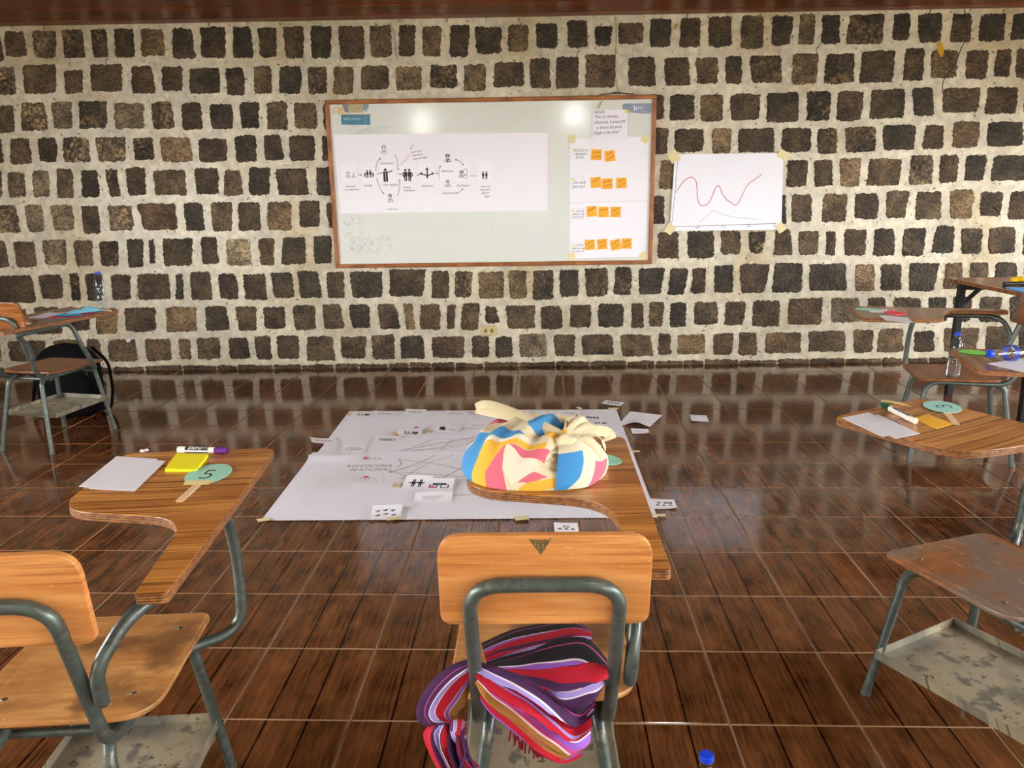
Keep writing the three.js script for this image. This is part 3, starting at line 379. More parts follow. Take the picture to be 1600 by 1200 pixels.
const CH = {
  mid: makeChair('wooden tablet-arm chair seen from behind with a striped woven shawl tied to its frame', [0.028, -1.49], 0, { arm: [-0.008, 0], doodle }),
  left: makeChair('wooden tablet-arm chair with the yellow sticky pad and the green 5 paddle on its tablet', [-0.888, -1.425], 4.4, { arm: [0.039, 0.026], narrow: 0.94 }),
  right: makeChair('wooden tablet-arm chair with a worn greyish seat and the green marker on its tablet', [1.159, -1.788], 20, { arm: [0.0927, 0.031], armTurn: 9.5, trayTurn: 9, seat: seatWornSheen }),
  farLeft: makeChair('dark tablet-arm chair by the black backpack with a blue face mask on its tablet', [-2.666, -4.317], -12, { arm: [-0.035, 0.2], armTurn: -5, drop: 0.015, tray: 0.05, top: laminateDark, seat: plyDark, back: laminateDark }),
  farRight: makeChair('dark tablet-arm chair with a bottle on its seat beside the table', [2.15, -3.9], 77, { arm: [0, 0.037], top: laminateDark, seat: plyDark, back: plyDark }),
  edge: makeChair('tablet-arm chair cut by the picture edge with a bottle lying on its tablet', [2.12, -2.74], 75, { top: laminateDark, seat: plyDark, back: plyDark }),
};

// ---------------------------------------------------------------- table with black legs by the right end of the stone wall
{
  const t = thing('table', 'dark wooden table on black metal legs by the right end of the stone wall', 'table', [2.72, 0, -5.12], 0.03);
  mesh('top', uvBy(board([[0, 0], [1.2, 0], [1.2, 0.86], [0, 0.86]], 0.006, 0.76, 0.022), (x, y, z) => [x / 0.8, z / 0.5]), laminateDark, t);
  const black = std({ color: 0x16181a, roughness: 0.45, metalness: 0.3 });
  for (const [x, z] of [[0.07, 0.06], [1.13, 0.06], [0.07, 0.8], [1.13, 0.8]]) mesh('leg', box(x - 0.02, x + 0.02, 0, 0.738, z - 0.02, z + 0.02, 0.004), black, t);
  for (const z of [0.06, 0.8]) { mesh('apron', box(0.09, 1.11, 0.69, 0.737, z - 0.014, z + 0.014, 0.003), black, t); for (const [x, s] of [[0.09, 1], [1.11, -1]]) { const g = box(-0.012, 0.012, 0, 0.16, -0.01, 0.01, 0.003); g.rotateZ(-s * 0.8); g.translate(x, 0.6, z); mesh('brace', g, black, t); } }
}

// ---------------------------------------------------------------- loose things on the chairs
const flat = (name, label, cat, pts, y, thick, mat, group, rad = 0) => one(name, label, cat, board(pts, rad, y + thick, thick, 0.0002, 4), mat, group);
const at2 = (c, turn, pts) => pts.map(([x, z]) => { const a = Math.cos(turn), s = Math.sin(turn); return [c[0] + x * a + z * s, c[1] - x * s + z * a]; });
const col = (c, o = {}) => std({ color: c, roughness: 0.8, ...o });
{ // papers
  const t = thing('paper_stack', 'stack of white half sheets on the tablet with the yellow sticky pad', 'paper', [0, DESK, 0]);
  mesh('sheet', board([[-1.033, -1.87], [-0.919, -1.847], [-0.887, -1.641], [-1.015, -1.663]].map(([x, z]) => [x, z]), 0, 0.0012, 0.0011, 0.0002), paper, t);
  mesh('sheet', board([[-1.018, -1.862], [-0.889, -1.828], [-0.871, -1.629], [-0.984, -1.647]], 0, 0.0022, 0.0009, 0.0002), paper, t);
  const u = thing('paper_stack', 'stack of white half sheets on the tablet with the green marker', 'paper', [0, DESK, 0]);
  mesh('sheet', board([[0.893, -2.143], [0.99, -2.198], [1.03, -2.012], [0.93, -1.972]], 0, 0.0012, 0.0011, 0.0002), paper, u);
  mesh('sheet', board([[0.915, -2.12], [1.006, -2.172], [1.037, -1.99], [0.955, -1.95]], 0, 0.0022, 0.0009, 0.0002), paper, u);
}
{ const p = [[-0.881, -1.871], [-0.797, -1.864], [-0.782, -1.752], [-0.86, -1.758]]; flat('sticky_pad', 'bright yellow sticky note pad beside the purple marker', 'sticky notes', p, DESK, 0.007, col(0xfff200)); }
flat('sticky_note', 'orange yellow sticky note beside the green 3 paddle', 'sticky note', [[1.148, -2.173], [1.167, -2.078], [1.102, -2.033], [1.09, -2.136]], DESK, 0.0012, col(0xffc02a));
{ const s = new THREE.Shape(); s.moveTo(-0.045, 0.012); s.quadraticCurveTo(0.005, 0.03, 0.045, -0.022); s.quadraticCurveTo(0.004, 0.0, -0.045, -0.004); const g = new THREE.ExtrudeGeometry(s, { depth: 0.0008, bevelEnabled: false, curveSegments: 12 }); g.rotateX(-Math.PI / 2); g.rotateY(-0.65); g.translate(1.115, DESK + 0.0005, -2.292); one('paper_scrap', 'curved pale yellow paper scrap behind the green marker', 'paper scrap', g, col(0xf5e08a)); }
const lathe = (pts, seg = 20) => new THREE.LatheGeometry(pts.map((p) => new THREE.Vector2(...p)), seg);
function marker(label, a, b, capColor, capFirst, band) { // a, b: ends in x, z on a tablet
  const d = V(b[0] - a[0], 0, b[1] - a[1]), len = d.length(), r = 0.0088, t = thing('marker_pen', label, 'marker', [a[0], DESK + r + 0.0006, a[1]], Math.atan2(-d.z, d.x));
  const along = (g) => { g.rotateZ(-Math.PI / 2); return g; };
  const k = (f) => (capFirst ? len * (1 - f) : len * f), seg = (f0, f1, ra, rb) => { const x0 = Math.min(k(f0), k(f1)), x1 = Math.max(k(f0), k(f1)); const g = lathe(capFirst ? [[0, 0], [rb * 0.9, 0], [rb, 0.0015], [ra, x1 - x0 - 0.0015], [ra * 0.9, x1 - x0], [0, x1 - x0]] : [[0, 0], [ra * 0.9, 0], [ra, 0.0015], [rb, x1 - x0 - 0.0015], [rb * 0.9, x1 - x0], [0, x1 - x0]]); along(g); g.translate(x0, 0, 0); return g; };
  mesh('barrel', seg(0, 0.73, r, r), col(0xf2efdc, { roughness: 0.35 }), t);
  const L = Math.abs(k(0.16) - k(0.62)), g = new THREE.CylinderGeometry(r + 0.0002, r + 0.0002, L, 24, 1, true); g.rotateZ(-Math.PI / 2); g.rotateX(band.spin); g.translate((k(0.16) + k(0.62)) / 2, 0, 0); mesh('printed_band', g, std({ map: band.map, roughness: 0.4 }), t);
  mesh('cap', seg(0.73, 0.95, r * 1.03, r), col(capColor, { roughness: 0.3 }), t); mesh('cap_tip', seg(0.95, 1, r * 0.62, r * 0.56), col(capColor, { roughness: 0.3 }), t);
  return t;
}
const bandMap = (bg, words) => canvasTex(256, 256, (g, w, h) => { g.fillStyle = '#f4f1e4'; g.fillRect(0, 0, w, h); g.save(); g.translate(w / 2, h / 2); g.rotate(-Math.PI / 2); g.fillStyle = bg; g.fillRect(-128, -52, 256, 64); g.fillStyle = '#f4f1e4'; g.font = 'bold italic 60px sans-serif'; g.textAlign = 'center'; g.textBaseline = 'middle'; g.fillText(words, -20, -20, 190); g.font = '22px sans-serif'; g.fillText('MARKER', 95, -20, 62); g.fillStyle = bg; g.fillRect(-128, 30, 256, 16); g.restore(); });
marker('white marker with a purple cap lying above the yellow sticky pad', [-0.885, -1.892], [-0.752, -1.882], 0x6b2a86, false, { map: bandMap('#2c2530', 'EXPO'), spin: 2.6 });
marker('white marker with a dark green cap lying across the tablet', [1.066, -2.078], [1.05, -2.252], 0x0d5a3a, false, { map: bandMap('#15211b', 'EXPO'), spin: 2.2 });
function paddle(label, c, rx, rz, turn, tint, text, stick, y = DESK) {
  const t = thing('number_paddle', label, 'paddle', [c[0], y, c[1]], turn);
  if (stick) mesh('stick', board([[-0.009, 0], [0.009, 0], [0.009, stick], [-0.009, stick]], 0.008, 0.0018, 0.0017, 0.0003), col(0xe9c79a), t);
  const s = new THREE.Shape(); s.absellipse(0, 0, rx, rz, 0, Math.PI * 2); const g = new THREE.ExtrudeGeometry(s, { depth: 0.0012, bevelEnabled: false, curveSegments: 40 }); uvBy(g, (x, yy) => [0.5 + x / (2 * rx), 0.5 + yy / (2 * rz)]); g.rotateX(-Math.PI / 2); g.translate(0, 0.002, 0);
  const m = canvasTex(256, 256, (q, w, h) => { q.fillStyle = tint; q.fillRect(0, 0, w, h); if (text) { q.fillStyle = '#26302c'; q.translate(w / 2, h / 2); q.rotate(text[1]); q.font = (text[2] ?? 150) + 'px sans-serif'; q.textAlign = 'center'; q.textBaseline = 'middle'; q.fillText(text[0], 0, 8); } });
  mesh('disc', g, std({ map: m, roughness: 0.8 }), t); return t;
}
{ const p = paddle('mint green round paddle with the number 5 beside the yellow sticky pad', [-0.746, -1.733], 0.05, 0.068, 0.0, '#a9e2c4', ['5', 0], 0.165);
  mesh('tape', board([[-0.036, 0.044], [0.028, 0.044], [0.026, 0.07], [-0.03, 0.07]], 0, 0.0034, 0.0008, 0.0002), col(0xf2df98), p); }
paddle('mint green round paddle with the number 3 on the tablet with the green marker', [1.224, -2.243], 0.05, 0.065, -0.28, '#a6e0cf', ['3', -1.9], 0.18);
paddle('pale green paddle rim showing from under the colourful bag', [0.185, -1.81], 0.036, 0.05, 0.9, '#9fe0cc', null, 0);
{ const g = mergeGeometries([0, 1, 2].map((k) => { const q = new THREE.IcosahedronGeometry(0.0045, 1); q.scale(1, 0.8, 1); q.translate(-0.985 + k * 0.0055, DESK + 0.0036, -1.903 - k * 0.003 * (k - 1)); return q; })); one('paper_crumb', 'small white twisted paper crumb behind the stack of half sheets', 'crumb', g, paper); }

// bottles
const pet = phys({ color: 0xf4fbff, transmission: 1, roughness: 0.05, ior: 1.4, thickness: 0, side: THREE.DoubleSide });
const water = phys({ color: 0xffffff, transmission: 1, roughness: 0.02, ior: 1.33, thickness: 0.05, attenuationColor: new THREE.Color(0.9, 0.97, 1), attenuationDistance: 0.6 });
const bottleProfile = [[0, 0.004], [0.018, 0.001], [0.027, 0], [0.0305, 0.006], [0.0305, 0.03], [0.0285, 0.036], [0.0305, 0.042], [0.0305, 0.058], [0.027, 0.075], [0.0262, 0.088], [0.027, 0.1], [0.0305, 0.115], [0.0305, 0.138], [0.027, 0.16], [0.018, 0.183], [0.0128, 0.192], [0.0128, 0.2], [0.0145, 0.2015], [0.0145, 0.2035], [0.0125, 0.2045], [0.0125, 0.21]];
const bottleGeo = lathe(bottleProfile, 28), capGeo = (() => { const g = lathe([[0, 0.217], [0.0135, 0.217], [0.0148, 0.2155], [0.0148, 0.204], [0.0135, 0.2035]], 28); const p = g.attributes.position; return g; })();
const waterGeo = (top) => lathe([[0, 0.006], ...bottleProfile.slice(1).filter((p) => p[1] < top - 0.004).map(([r, y]) => [Math.max(0, r - 0.0012), y + 0.0015]), [Math.max(0.01, 0.0293 - (top > 0.14 ? (top - 0.14) * 0.3 : 0)), top], [0, top]], 28);
function bottle(label, pos, o = {}) {
  const t = thing('water_bottle', label, 'bottle', pos, o.turn ?? 0); if (o.lie) t.rotation.set(0, o.turn, Math.PI / 2, 'YXZ');
  mesh('body', bottleGeo, o.mat ?? pet, t); mesh('cap', capGeo, col(o.cap ?? 0x1644d8, { roughness: 0.35 }), t);
  if (o.fill) mesh('water', waterGeo(o.fill), water, t);
  if (o.print) { const g = new THREE.CylinderGeometry(0.0308, 0.0308, 0.02, 28, 1, true); g.translate(0, 0.127, 0); const b = mesh('printed_band', g, o.print, t); }
  return t;
}
bottle('clear water bottle with a blue cap standing on the floor behind the middle chair', [0.369, 0.0005, -1.405], { fill: 0.12 });
bottle('clear empty bottle with a blue cap standing at the tip of the far left tablet', [-2.49, 0.7055, -4.585], {});
bottle('clear water bottle with a blue cap standing on the far right chair seat', [2.105, SEAT + 0.004, -3.8], { fill: 0.1 });
bottle('clear water bottle lying on the tablet at the right picture edge', [1.905, DESK + 0.0315, -2.86], { lie: true, turn: 0.12, print: phys({ color: 0x4a58c8, transmission: 0.5, roughness: 0.3, thickness: 0, side: THREE.DoubleSide }) });
bottle('clear bottle lying on the book tray of the chair with the 5 paddle', [-0.83, 0.2115, -1.3], { lie: true, turn: 0.5 });

// far left tablet: mask, papers, pen
{
  const t = thing('face_mask', 'light blue surgical face mask lying on the far left tablet', 'mask', [-2.5, 0.711, -4.41], 0.66);
  const rows = []; for (let i = 0; i <= 8; i++) { const u = i / 8, L = []; for (let j = 0; j <= 6; j++) { const v = j / 6; L.push([(u - 0.5) * 0.175, 0.004 + 0.03 * Math.sin(Math.PI * u) * Math.sin(Math.PI * v) * (0.7 + 0.3 * Math.cos(u * 9)) + 0.004 * (j % 2), (v - 0.5) * 0.085 * (0.75 + 0.25 * Math.sin(Math.PI * u))]); } rows.push(L); }
  mesh('cloth', skin(rows, 32, 24), col(0x7fd0ea, { side: THREE.DoubleSide }), t);
  for (const s of [-1, 1]) mesh('ear_loop', tube([[s * 0.085, 0.006, -0.03], [s * 0.12, 0.004, -0.025], [s * 0.135, -0.002 , 0.02 + 0.03 * (s > 0)], [s * 0.11, 0.0, 0.035], [s * 0.085, 0.006, 0.03]], 0.0017, 0.03, 6, 0.006), col(0xe8d9b8), t);
  flat('pink_paper', 'pink sheet under the blue face mask', 'paper', [[-2.62, -4.24], [-2.5, -4.26], [-2.42, -4.42], [-2.6, -4.42]], 0.705, 0.001, col(0xe0466e));
  flat('white_paper', 'white sheet beside the blue face mask', 'paper', [[-2.74, -4.27], [-2.64, -4.25], [-2.63, -4.44], [-2.73, -4.45]], 0.705, 0.001, paper);
  const g = new THREE.CapsuleGeometry(0.006, 0.12, 4, 12); g.rotateZ(Math.PI / 2); g.rotateY(0.2); g.translate(-2.53, 0.7135, -4.3); one('pen', 'turquoise pen in front of the blue face mask', 'pen', g, col(0x189ab8, { roughness: 0.4 }));
}
// far right tablet
paddle('mint green paddle with a dark rim at the tip of the far right tablet', [1.79, -4.1], 0.045, 0.06, 1.2, '#a9e2c4', null, 0.13);
flat('pink_sticky_note', 'bright pink sticky note on the far right tablet', 'sticky note', [[1.895, -4.06], [1.92, -3.953], [1.853, -3.917], [1.83, -4.01]], DESK, 0.003, col(0xf0405c));
flat('white_paper', 'white sheet between the pink note and the tablet tip', 'paper', [[1.79, -4.13], [1.895, -4.11], [1.86, -3.99], [1.77, -4.01]], DESK, 0.0008, paper);
flat('white_paper', 'white sheet in front of the pink sticky note', 'paper', [[1.77, -3.924], [1.872, -3.836], [1.829, -3.689], [1.732, -3.752]], DESK, 0.001, paper);
// chair at the picture edge
paddle('bright green paddle beside the lying bottle', [1.735, -3.0], 0.042, 0.055, 1.0, '#7fe04e', null, 0);
flat('white_paper', 'white sheet under the lying bottle', 'paper', [[1.677, -2.81], [1.72, -2.665], [1.9, -2.72], [1.86, -2.9]], DESK, 0.001, paper);
// on the table
flat('blue_folder', 'light blue folder on the table with black legs', 'folder', [[2.79, -4.6], [3.1, -4.53], [3.06, -4.31], [2.75, -4.36]], 0.76, 0.004, col(0x5aa9ee));
{ const g = new THREE.CapsuleGeometry(0.011, 0.2, 4, 12); g.rotateZ(Math.PI / 2); g.translate(2.93, 0.772, -4.68); one('pen_case', 'long black pen case above the blue folder', 'pen case', g, col(0x15161c, { roughness: 0.4 })); }
{ const q = []; for (let k = 0; k < 5; k++) { const g = new THREE.SphereGeometry(0.026, 14, 10); g.scale(1.2, 0.75, 0.9); g.translate(2.98 + k * 0.036, 0.776 + 0.006 * (k % 2), -4.83 + 0.012 * (k % 3)); q.push(g); } one('yellow_pouch', 'lumpy yellow pouch on the table with black legs', 'pouch', mergeGeometries(q), col(0xf2c40c)); }

// ---------------------------------------------------------------- backpack
{
  const t = thing('backpack', 'black backpack standing on the floor behind the far left chair', 'backpack', [-2.9, 0, -4.83], 0.25), cloth = phys({ color: 0x050507, roughness: 0.9, specularIntensity: 0.3 });
  const body = (w, h, d, y0, s, n = 40, m = 26) => { const pos = [], idx = [], uv = []; for (let j = 0; j <= m; j++) for (let i = 0; i <= n; i++) { const a = i / n * Math.PI * 2, v = j / m, y = v * h, e = 2 / 3.2, cw = (c) => Math.sign(c) * Math.abs(c) ** e, tp = v > 0.6 ? Math.sqrt(Math.max(0, 1 - ((v - 0.6) / 0.4) ** 2.4)) : 1, bt = v < 0.06 ? 0.9 + 0.1 * v / 0.06 : 1, k = (0.9 + 0.1 * Math.sin(v * 3)) * bt * (0.12 + 0.88 * tp), f = 1 + 0.05 * (fbm(i / n, v, 8, 8, 3, s) - 0.5); pos.push(cw(Math.cos(a)) * w / 2 * k * f, y0 + y, cw(Math.sin(a)) * d / 2 * k * f * (1 - 0.25 * v)); uv.push(i / n, v); } for (let j = 0; j < m; j++) for (let i = 0; i < n; i++) { const a = j * (n + 1) + i, b = a + n + 1; idx.push(a, b, a + 1, b, b + 1, a + 1); } const g = new THREE.BufferGeometry(); g.setAttribute('position', new THREE.Float32BufferAttribute(pos, 3)); g.setAttribute('uv', new THREE.Float32BufferAttribute(uv, 2)); g.setIndex(idx); g.computeVertexNormals(); return g; };
  mesh('main_pocket', body(0.38, 0.455, 0.24, 0, 1200), cloth, t);
  const f = body(0.3, 0.27, 0.11, 0.02, 1210); f.translate(0, 0, 0.1); mesh('front_pocket', f, cloth, t);
  mesh('zip', tube([[-0.14, 0.26, 0.115], [-0.12, 0.33, 0.105], [0, 0.37, 0.1], [0.12, 0.33, 0.105], [0.14, 0.26, 0.115]], 0.003, 0.06, 6), std({ color: 0x26282c, roughness: 0.5 }), t);
  mesh('zip_pull', box(-0.075, -0.065, 0.26, 0.3, 0.148, 0.152, 0.002), std({ color: 0xd8d0b0, roughness: 0.4 }), t);
  for (const s of [-1, 1]) mesh('strap', tube([[s * 0.13, 0.4, -0.1], [s * 0.21, 0.3, -0.12], [s * 0.235, 0.12, -0.04], [s * 0.225, 0.012, 0.03], [s * 0.15, 0.03, 0.02]], 0.01, 0.06, 8), cloth, t);
}

// ---------------------------------------------------------------- whiteboard and what hangs on the stone wall
const BZ = WZ + 0.034;                            // face of the whiteboard
const rect = (x0, x1, y0, y1, z0, z1) => box(x0, x1, y0, y1, z0, z1);
{
  const t = thing('whiteboard', 'large glossy whiteboard in a varnished wooden frame on the stone wall', 'whiteboard', [0, 0, 0]);
  const x0 = -1.428, x1 = 0.968, y0 = 0.789, y1 = 1.996, w = 0.03;
  const smear = canvasTex(1536, 768, (g, W, H) => {
    g.fillStyle = '#dcdfd6'; g.fillRect(0, 0, W, H);
    let q = 99; const r = () => { q = (q * 16807) % 2147483647; return q / 2147483647; };
    for (let k = 0; k < 160; k++) { const cl = r() < 0.5, x = cl ? 30 + r() * 90 : 60 + r() * 200, y = cl ? 520 + r() * 190 : 640 + r() * 80; g.strokeStyle = `rgba(${96 + r() * 30},${104 + r() * 30},${104 + r() * 20},${0.03 + r() * 0.09})`; g.lineWidth = 2 + r() * 9; g.beginPath(); g.moveTo(x, y); g.lineTo(x + (r() - 0.4) * 50, y + (r() - 0.6) * 60); g.stroke(); }
    for (let k = 0; k < 26; k++) { const x = 60 + r() * 160, y = 120 + r() * 60; g.strokeStyle = `rgba(150,156,150,${0.05 + r() * 0.08})`; g.lineWidth = 2 + r() * 7; g.beginPath(); g.moveTo(x, y); g.lineTo(x + 60 + r() * 60, y - 20 - r() * 30); g.stroke(); }
    for (let k = 0; k < 60; k++) { g.fillStyle = `rgba(70,72,70,${0.2 + r() * 0.4})`; g.fillRect(r() * W, r() * H, 2 + r() * 2, 2 + r() * 2); }
    for (let k = 0; k < 40; k++) { g.fillStyle = 'rgba(214,178,118,0.5)'; g.fillRect(8 + r() * 55, 6 + r() * 36, 12 * r() + 4, 8 * r() + 3); }
  });
  const pg = uvBy(rect(x0 + w - 0.006, x1 - w + 0.006, y0 + w - 0.006, y1 - w + 0.006, WZ + 0.012, BZ), (x, y) => [(x - x0 - w) / (x1 - x0 - 2 * w), (y - y0 - w) / (y1 - y0 - 2 * w)]);
  mesh('panel', pg, phys({ map: smear, roughness: 0.5, clearcoat: 1, clearcoatRoughness: 0.13, bumpMap: scaled(stoneBump, 2, 1), bumpScale: 0.0009 }), t);
  const bar = (a, b, c, d) => { const g = new RoundedBoxGeometry(b - a, d - c, 0.045, 2, 0.007); g.translate((a + b) / 2, (c + d) / 2, WZ + 0.0305); return uvBy(g, (x, y) => (b - a > d - c ? [y / 0.2, x / 0.9] : [x / 0.2, y / 0.9])); };
  mesh('frame_bar', bar(x0, x1, y1 - w, y1), frameWood, t); mesh('frame_bar', bar(x0, x1, y0, y0 + w), frameWood, t);
  mesh('frame_bar', bar(x0, x0 + w, y0 + w, y1 - w), frameWood, t); mesh('frame_bar', bar(x1 - w, x1, y0 + w, y1 - w), frameWood, t);
}
// a hanging sheet: corners (top left, top right, bottom right, bottom left) in metres, gently uneven, print shown as drawn
function sheet(name, label, cat, q, z, mat, amp = 0.003, parent, group) {
  const rows = []; for (let i = 0; i <= 6; i++) { const u = i / 6, L = []; for (let j = 0; j <= 4; j++) { const v = j / 4, f = (k) => (q[0][k] * (1 - u) + q[1][k] * u) * (1 - v) + (q[3][k] * (1 - u) + q[2][k] * u) * v; L.push([f(0), f(1), z + 0.0015 + amp * vnoise(u * 5 + q[0][0] * 9, v * 4 + q[0][1] * 7, 99, 99, 3) * (i && i < 6 ? 1 : 0.4)]); } rows.push(L); }
  const g = skin(rows, 18, 12);
  return parent ? mesh(name, g, mat, parent) : one(name, label, cat, g, mat, group);
}
const printMat = (t, o = {}) => std({ map: t, roughness: 0.72, side: THREE.DoubleSide, ...o });
const hand = (g, s, x, y, size, rot = 0, color = '#2a2a30', w) => { g.save(); g.translate(x, y); g.rotate(rot); g.fillStyle = color; g.font = `italic ${size}px sans-serif`; g.textAlign = 'center'; g.textBaseline = 'middle'; w ? g.fillText(s, 0, 0, w) : g.fillText(s, 0, 0); g.restore(); };
const line = (g, pts, w = 3, c = '#3a3a40') => { g.strokeStyle = c; g.lineWidth = w; g.lineCap = g.lineJoin = 'round'; g.beginPath(); pts.forEach(([x, y], i) => (i ? g.lineTo(x, y) : g.moveTo(x, y))); g.stroke(); };
const curve = (g, p, w = 3, c = '#3a3a40') => { g.strokeStyle = c; g.lineWidth = w; g.lineCap = 'round'; g.beginPath(); g.moveTo(p[0][0], p[0][1]); for (let i = 1; i < p.length - 1; i++) { const e = i === p.length - 2, mx = e ? p[i + 1][0] : (p[i][0] + p[i + 1][0]) / 2, my = e ? p[i + 1][1] : (p[i][1] + p[i + 1][1]) / 2; g.quadraticCurveTo(p[i][0], p[i][1], mx, my); } g.stroke(); };
const arrow = (g, a, b, c = '#3a3a40', w = 3) => { line(g, [a, b], w, c); const t = Math.atan2(b[1] - a[1], b[0] - a[0]), s = 9; line(g, [[b[0] - s * Math.cos(t - 0.5), b[1] - s * Math.sin(t - 0.5)], b, [b[0] - s * Math.cos(t + 0.5), b[1] - s * Math.sin(t + 0.5)]], w, c); };
const dot = (g, x, y, r, c = '#241c20') => { g.fillStyle = c; g.beginPath(); g.arc(x, y, r, 0, 7); g.fill(); };
const ring = (g, x, y, rx, ry, w = 3, c = '#4a484e', a0 = 0, a1 = 7) => { g.strokeStyle = c; g.lineWidth = w; g.beginPath(); g.ellipse(x, y, rx, ry, 0, a0, Math.min(a1, a0 + Math.PI * 2)); g.stroke(); };
const man = (g, x, y, h, c = '#2c2024') => { dot(g, x, y + h * 0.1, h * 0.1, c); g.fillStyle = c; g.beginPath(); g.roundRect(x - h * 0.15, y + h * 0.23, h * 0.3, h * 0.4, h * 0.07); g.fill(); g.fillRect(x - h * 0.11, y + h * 0.55, h * 0.09, h * 0.45); g.fillRect(x + h * 0.02, y + h * 0.55, h * 0.09, h * 0.45); };
const bust = (g, x, y, s, hair, w = 3, c = '#4a464c') => { ring(g, x, y, s * 0.5, s * 0.6, w, c); line(g, [[x - s * 0.18, y + s * 0.55], [x - s * 0.2, y + s * 0.85], [x - s * 0.8, y + s * 1.1], [x - s * 0.9, y + s * 1.7], [x + s * 0.9, y + s * 1.7], [x + s * 0.8, y + s * 1.1], [x + s * 0.2, y + s * 0.85], [x + s * 0.18, y + s * 0.55]], w, c); if (hair === 1) ring(g, x, y - s * 0.1, s * 0.68, s * 0.78, w, c, Math.PI * 0.9, Math.PI * 2.1); if (hair === 2) { g.fillStyle = 'rgba(60,56,60,0.25)'; g.beginPath(); g.ellipse(x, y - s * 0.35, s * 0.62, s * 0.42, 0, 0, 7); g.fill(); ring(g, x, y - s * 0.35, s * 0.62, s * 0.42, w, c); } line(g, [[x - s * 0.3, y + s * 1.05], [x, y + s * 1.35], [x + s * 0.3, y + s * 1.05]], w, c); };
{ // the long drawing of two joined sheets: people, arrows and captions
  const S = 5, K = (x, y) => [(x - 522) * S, (y - 209 + (x - 522) * 0.004) * S];
  const draw = canvasTex(1670, 620, (g, W, H) => {
    g.fillStyle = '#f3eef2'; g.fillRect(0, 0, W, H);
    const P = (x, y) => K(x, y), ln = (a, w, c) => line(g, a.map((p) => P(...p)), w, c), T = (s, x, y, z = 15, r = 0, w) => hand(g, s, ...P(x, y), z, r, '#33333a', w), A = (a, b, c) => arrow(g, P(...a), P(...b), c);
    for (const x of [543, 573, 600, 605, 635, 665, 700, 722, 757]) { g.fillStyle = 'rgba(255,255,255,0.25)'; g.fillRect(P(x - 11, 0)[0], P(0, 256)[1], 110, 150); }
    bust(g, ...P(541, 270), 17, 1, 3, '#8a868a'); bust(g, ...P(549, 271), 15, 0, 3, '#8a868a');
    T('Jóvenes', 543, 290, 20, 0.03); T('con depresión', 545, 295, 18, -0.03);
    [[567, 268, 40], [571, 264, 62], [576, 264, 60], [580, 268, 40]].forEach(([x, y, h]) => man(g, ...P(x, y), h)); T('Familia', 571, 289, 20);
    bust(g, ...P(600, 231), 22, 1); T('Comadrona', 603, 254, 20);
    { const [x, y] = P(600, 263); dot(g, x, y + 6, 10); g.fillStyle = '#2c2024'; g.fillRect(x - 19, y + 18, 36, 82); line(g, [[x, y + 26], [x + 34, y + 24], [x + 52, y + 12]], 7, '#2c2024'); line(g, [[x, y + 20], [x, y + 98]], 3, '#f3eef2'); } T('Líder religioso', 607, 288, 20);
    bust(g, ...P(605, 306), 22, 2); T('Terapeuta', 607, 325, 20);
    { const [x, y] = P(635, 263); man(g, x - 16, y, 96); man(g, x + 16, y, 96); line(g, [[x - 32, y + 30], [x - 42, y + 46], [x - 30, y + 62]], 7, '#2c2024'); line(g, [[x + 32, y + 30], [x + 42, y + 46], [x + 30, y + 62]], 7, '#2c2024'); } T('Amigos', 633, 292, 20); T('Familiares', 637, 297, 20);
    { const [x, y] = P(665, 270); line(g, [[x, y + 36], [x, y - 20]], 9, '#2c2024'); line(g, [[x - 38, y + 6], [x - 12, y + 14], [x, y + 26], [x + 12, y + 14], [x + 38, y + 6]], 8, '#2c2024'); for (const [a, b, q] of [[x, y - 36, -1.57], [x - 46, y + 2, 3.3], [x + 46, y + 2, -0.15]]) { g.save(); g.translate(a, b); g.rotate(q); g.fillStyle = '#2c2024'; g.beginPath(); g.moveTo(12, 0); g.lineTo(-10, 13); g.lineTo(-10, -13); g.fill(); g.restore(); } } T('Educación', 665, 290, 20);
    { const [x, y] = P(700, 245); bust(g, x, y, 22, 0, 4, '#34303a'); ring(g, x, y - 12, 15, 8, 5, '#34303a'); line(g, [[x, y + 24], [x, y + 40]], 6, '#34303a'); } T('Médico/a', 699, 267, 21);
    bust(g, ...P(699, 285), 20, 2, 3, '#77737a'); T('Enfermera/o', 702, 302, 20);
    { const [x, y] = P(720, 270); bust(g, x, y, 20, 2, 4, '#56525a'); ring(g, x + 32, y - 6, 17, 24, 3, '#66626a'); ring(g, x + 34, y + 34, 16, 14, 3, '#66626a'); } T('Psicólogo/a', 722, 290, 20);
    { const [x, y] = P(757, 268); man(g, x - 13, y, 60); man(g, x + 13, y, 60); } T('Joven con', 758, 292, 18, -0.05); T('depresión', 757, 297, 18, -0.05); T('deja de', 757, 302, 18, -0.05); T('llegar', 760, 307, 18, -0.05);
    A([556, 272], [562, 272]); A([586, 271], [594, 269]); A([619, 271], [625, 271]); A([649, 273], [654, 272]); A([676, 271], [684, 271]);
    curve(g, [P(585, 265), P(586, 252), P(593, 247)], 3); A([591, 248], [594, 246]); curve(g, [P(585, 278), P(590, 296), P(594, 301)], 3); A([592, 299], [595, 302]);
    curve(g, [P(617, 241), P(621, 250), P(620, 262)], 3); A([620, 260], [621, 264]); curve(g, [P(617, 306), P(622, 294), P(622, 281)], 3); A([622, 284], [622, 280]);
    line(g, Array.from({ length: 11 }, (_, k) => P(624.5 + k * 1.6 + (k % 2) * 1.5, 256 - k * 1.7 + (k % 2) * 1.6)), 2.5, '#c06a72');
    T('¿?', 643, 230, 30, -0.25); T('Joven con', 650, 236, 18, -0.15); T('depresión', 652, 241, 18, -0.15); T('deja de llegar', 656, 246, 18, -0.15);
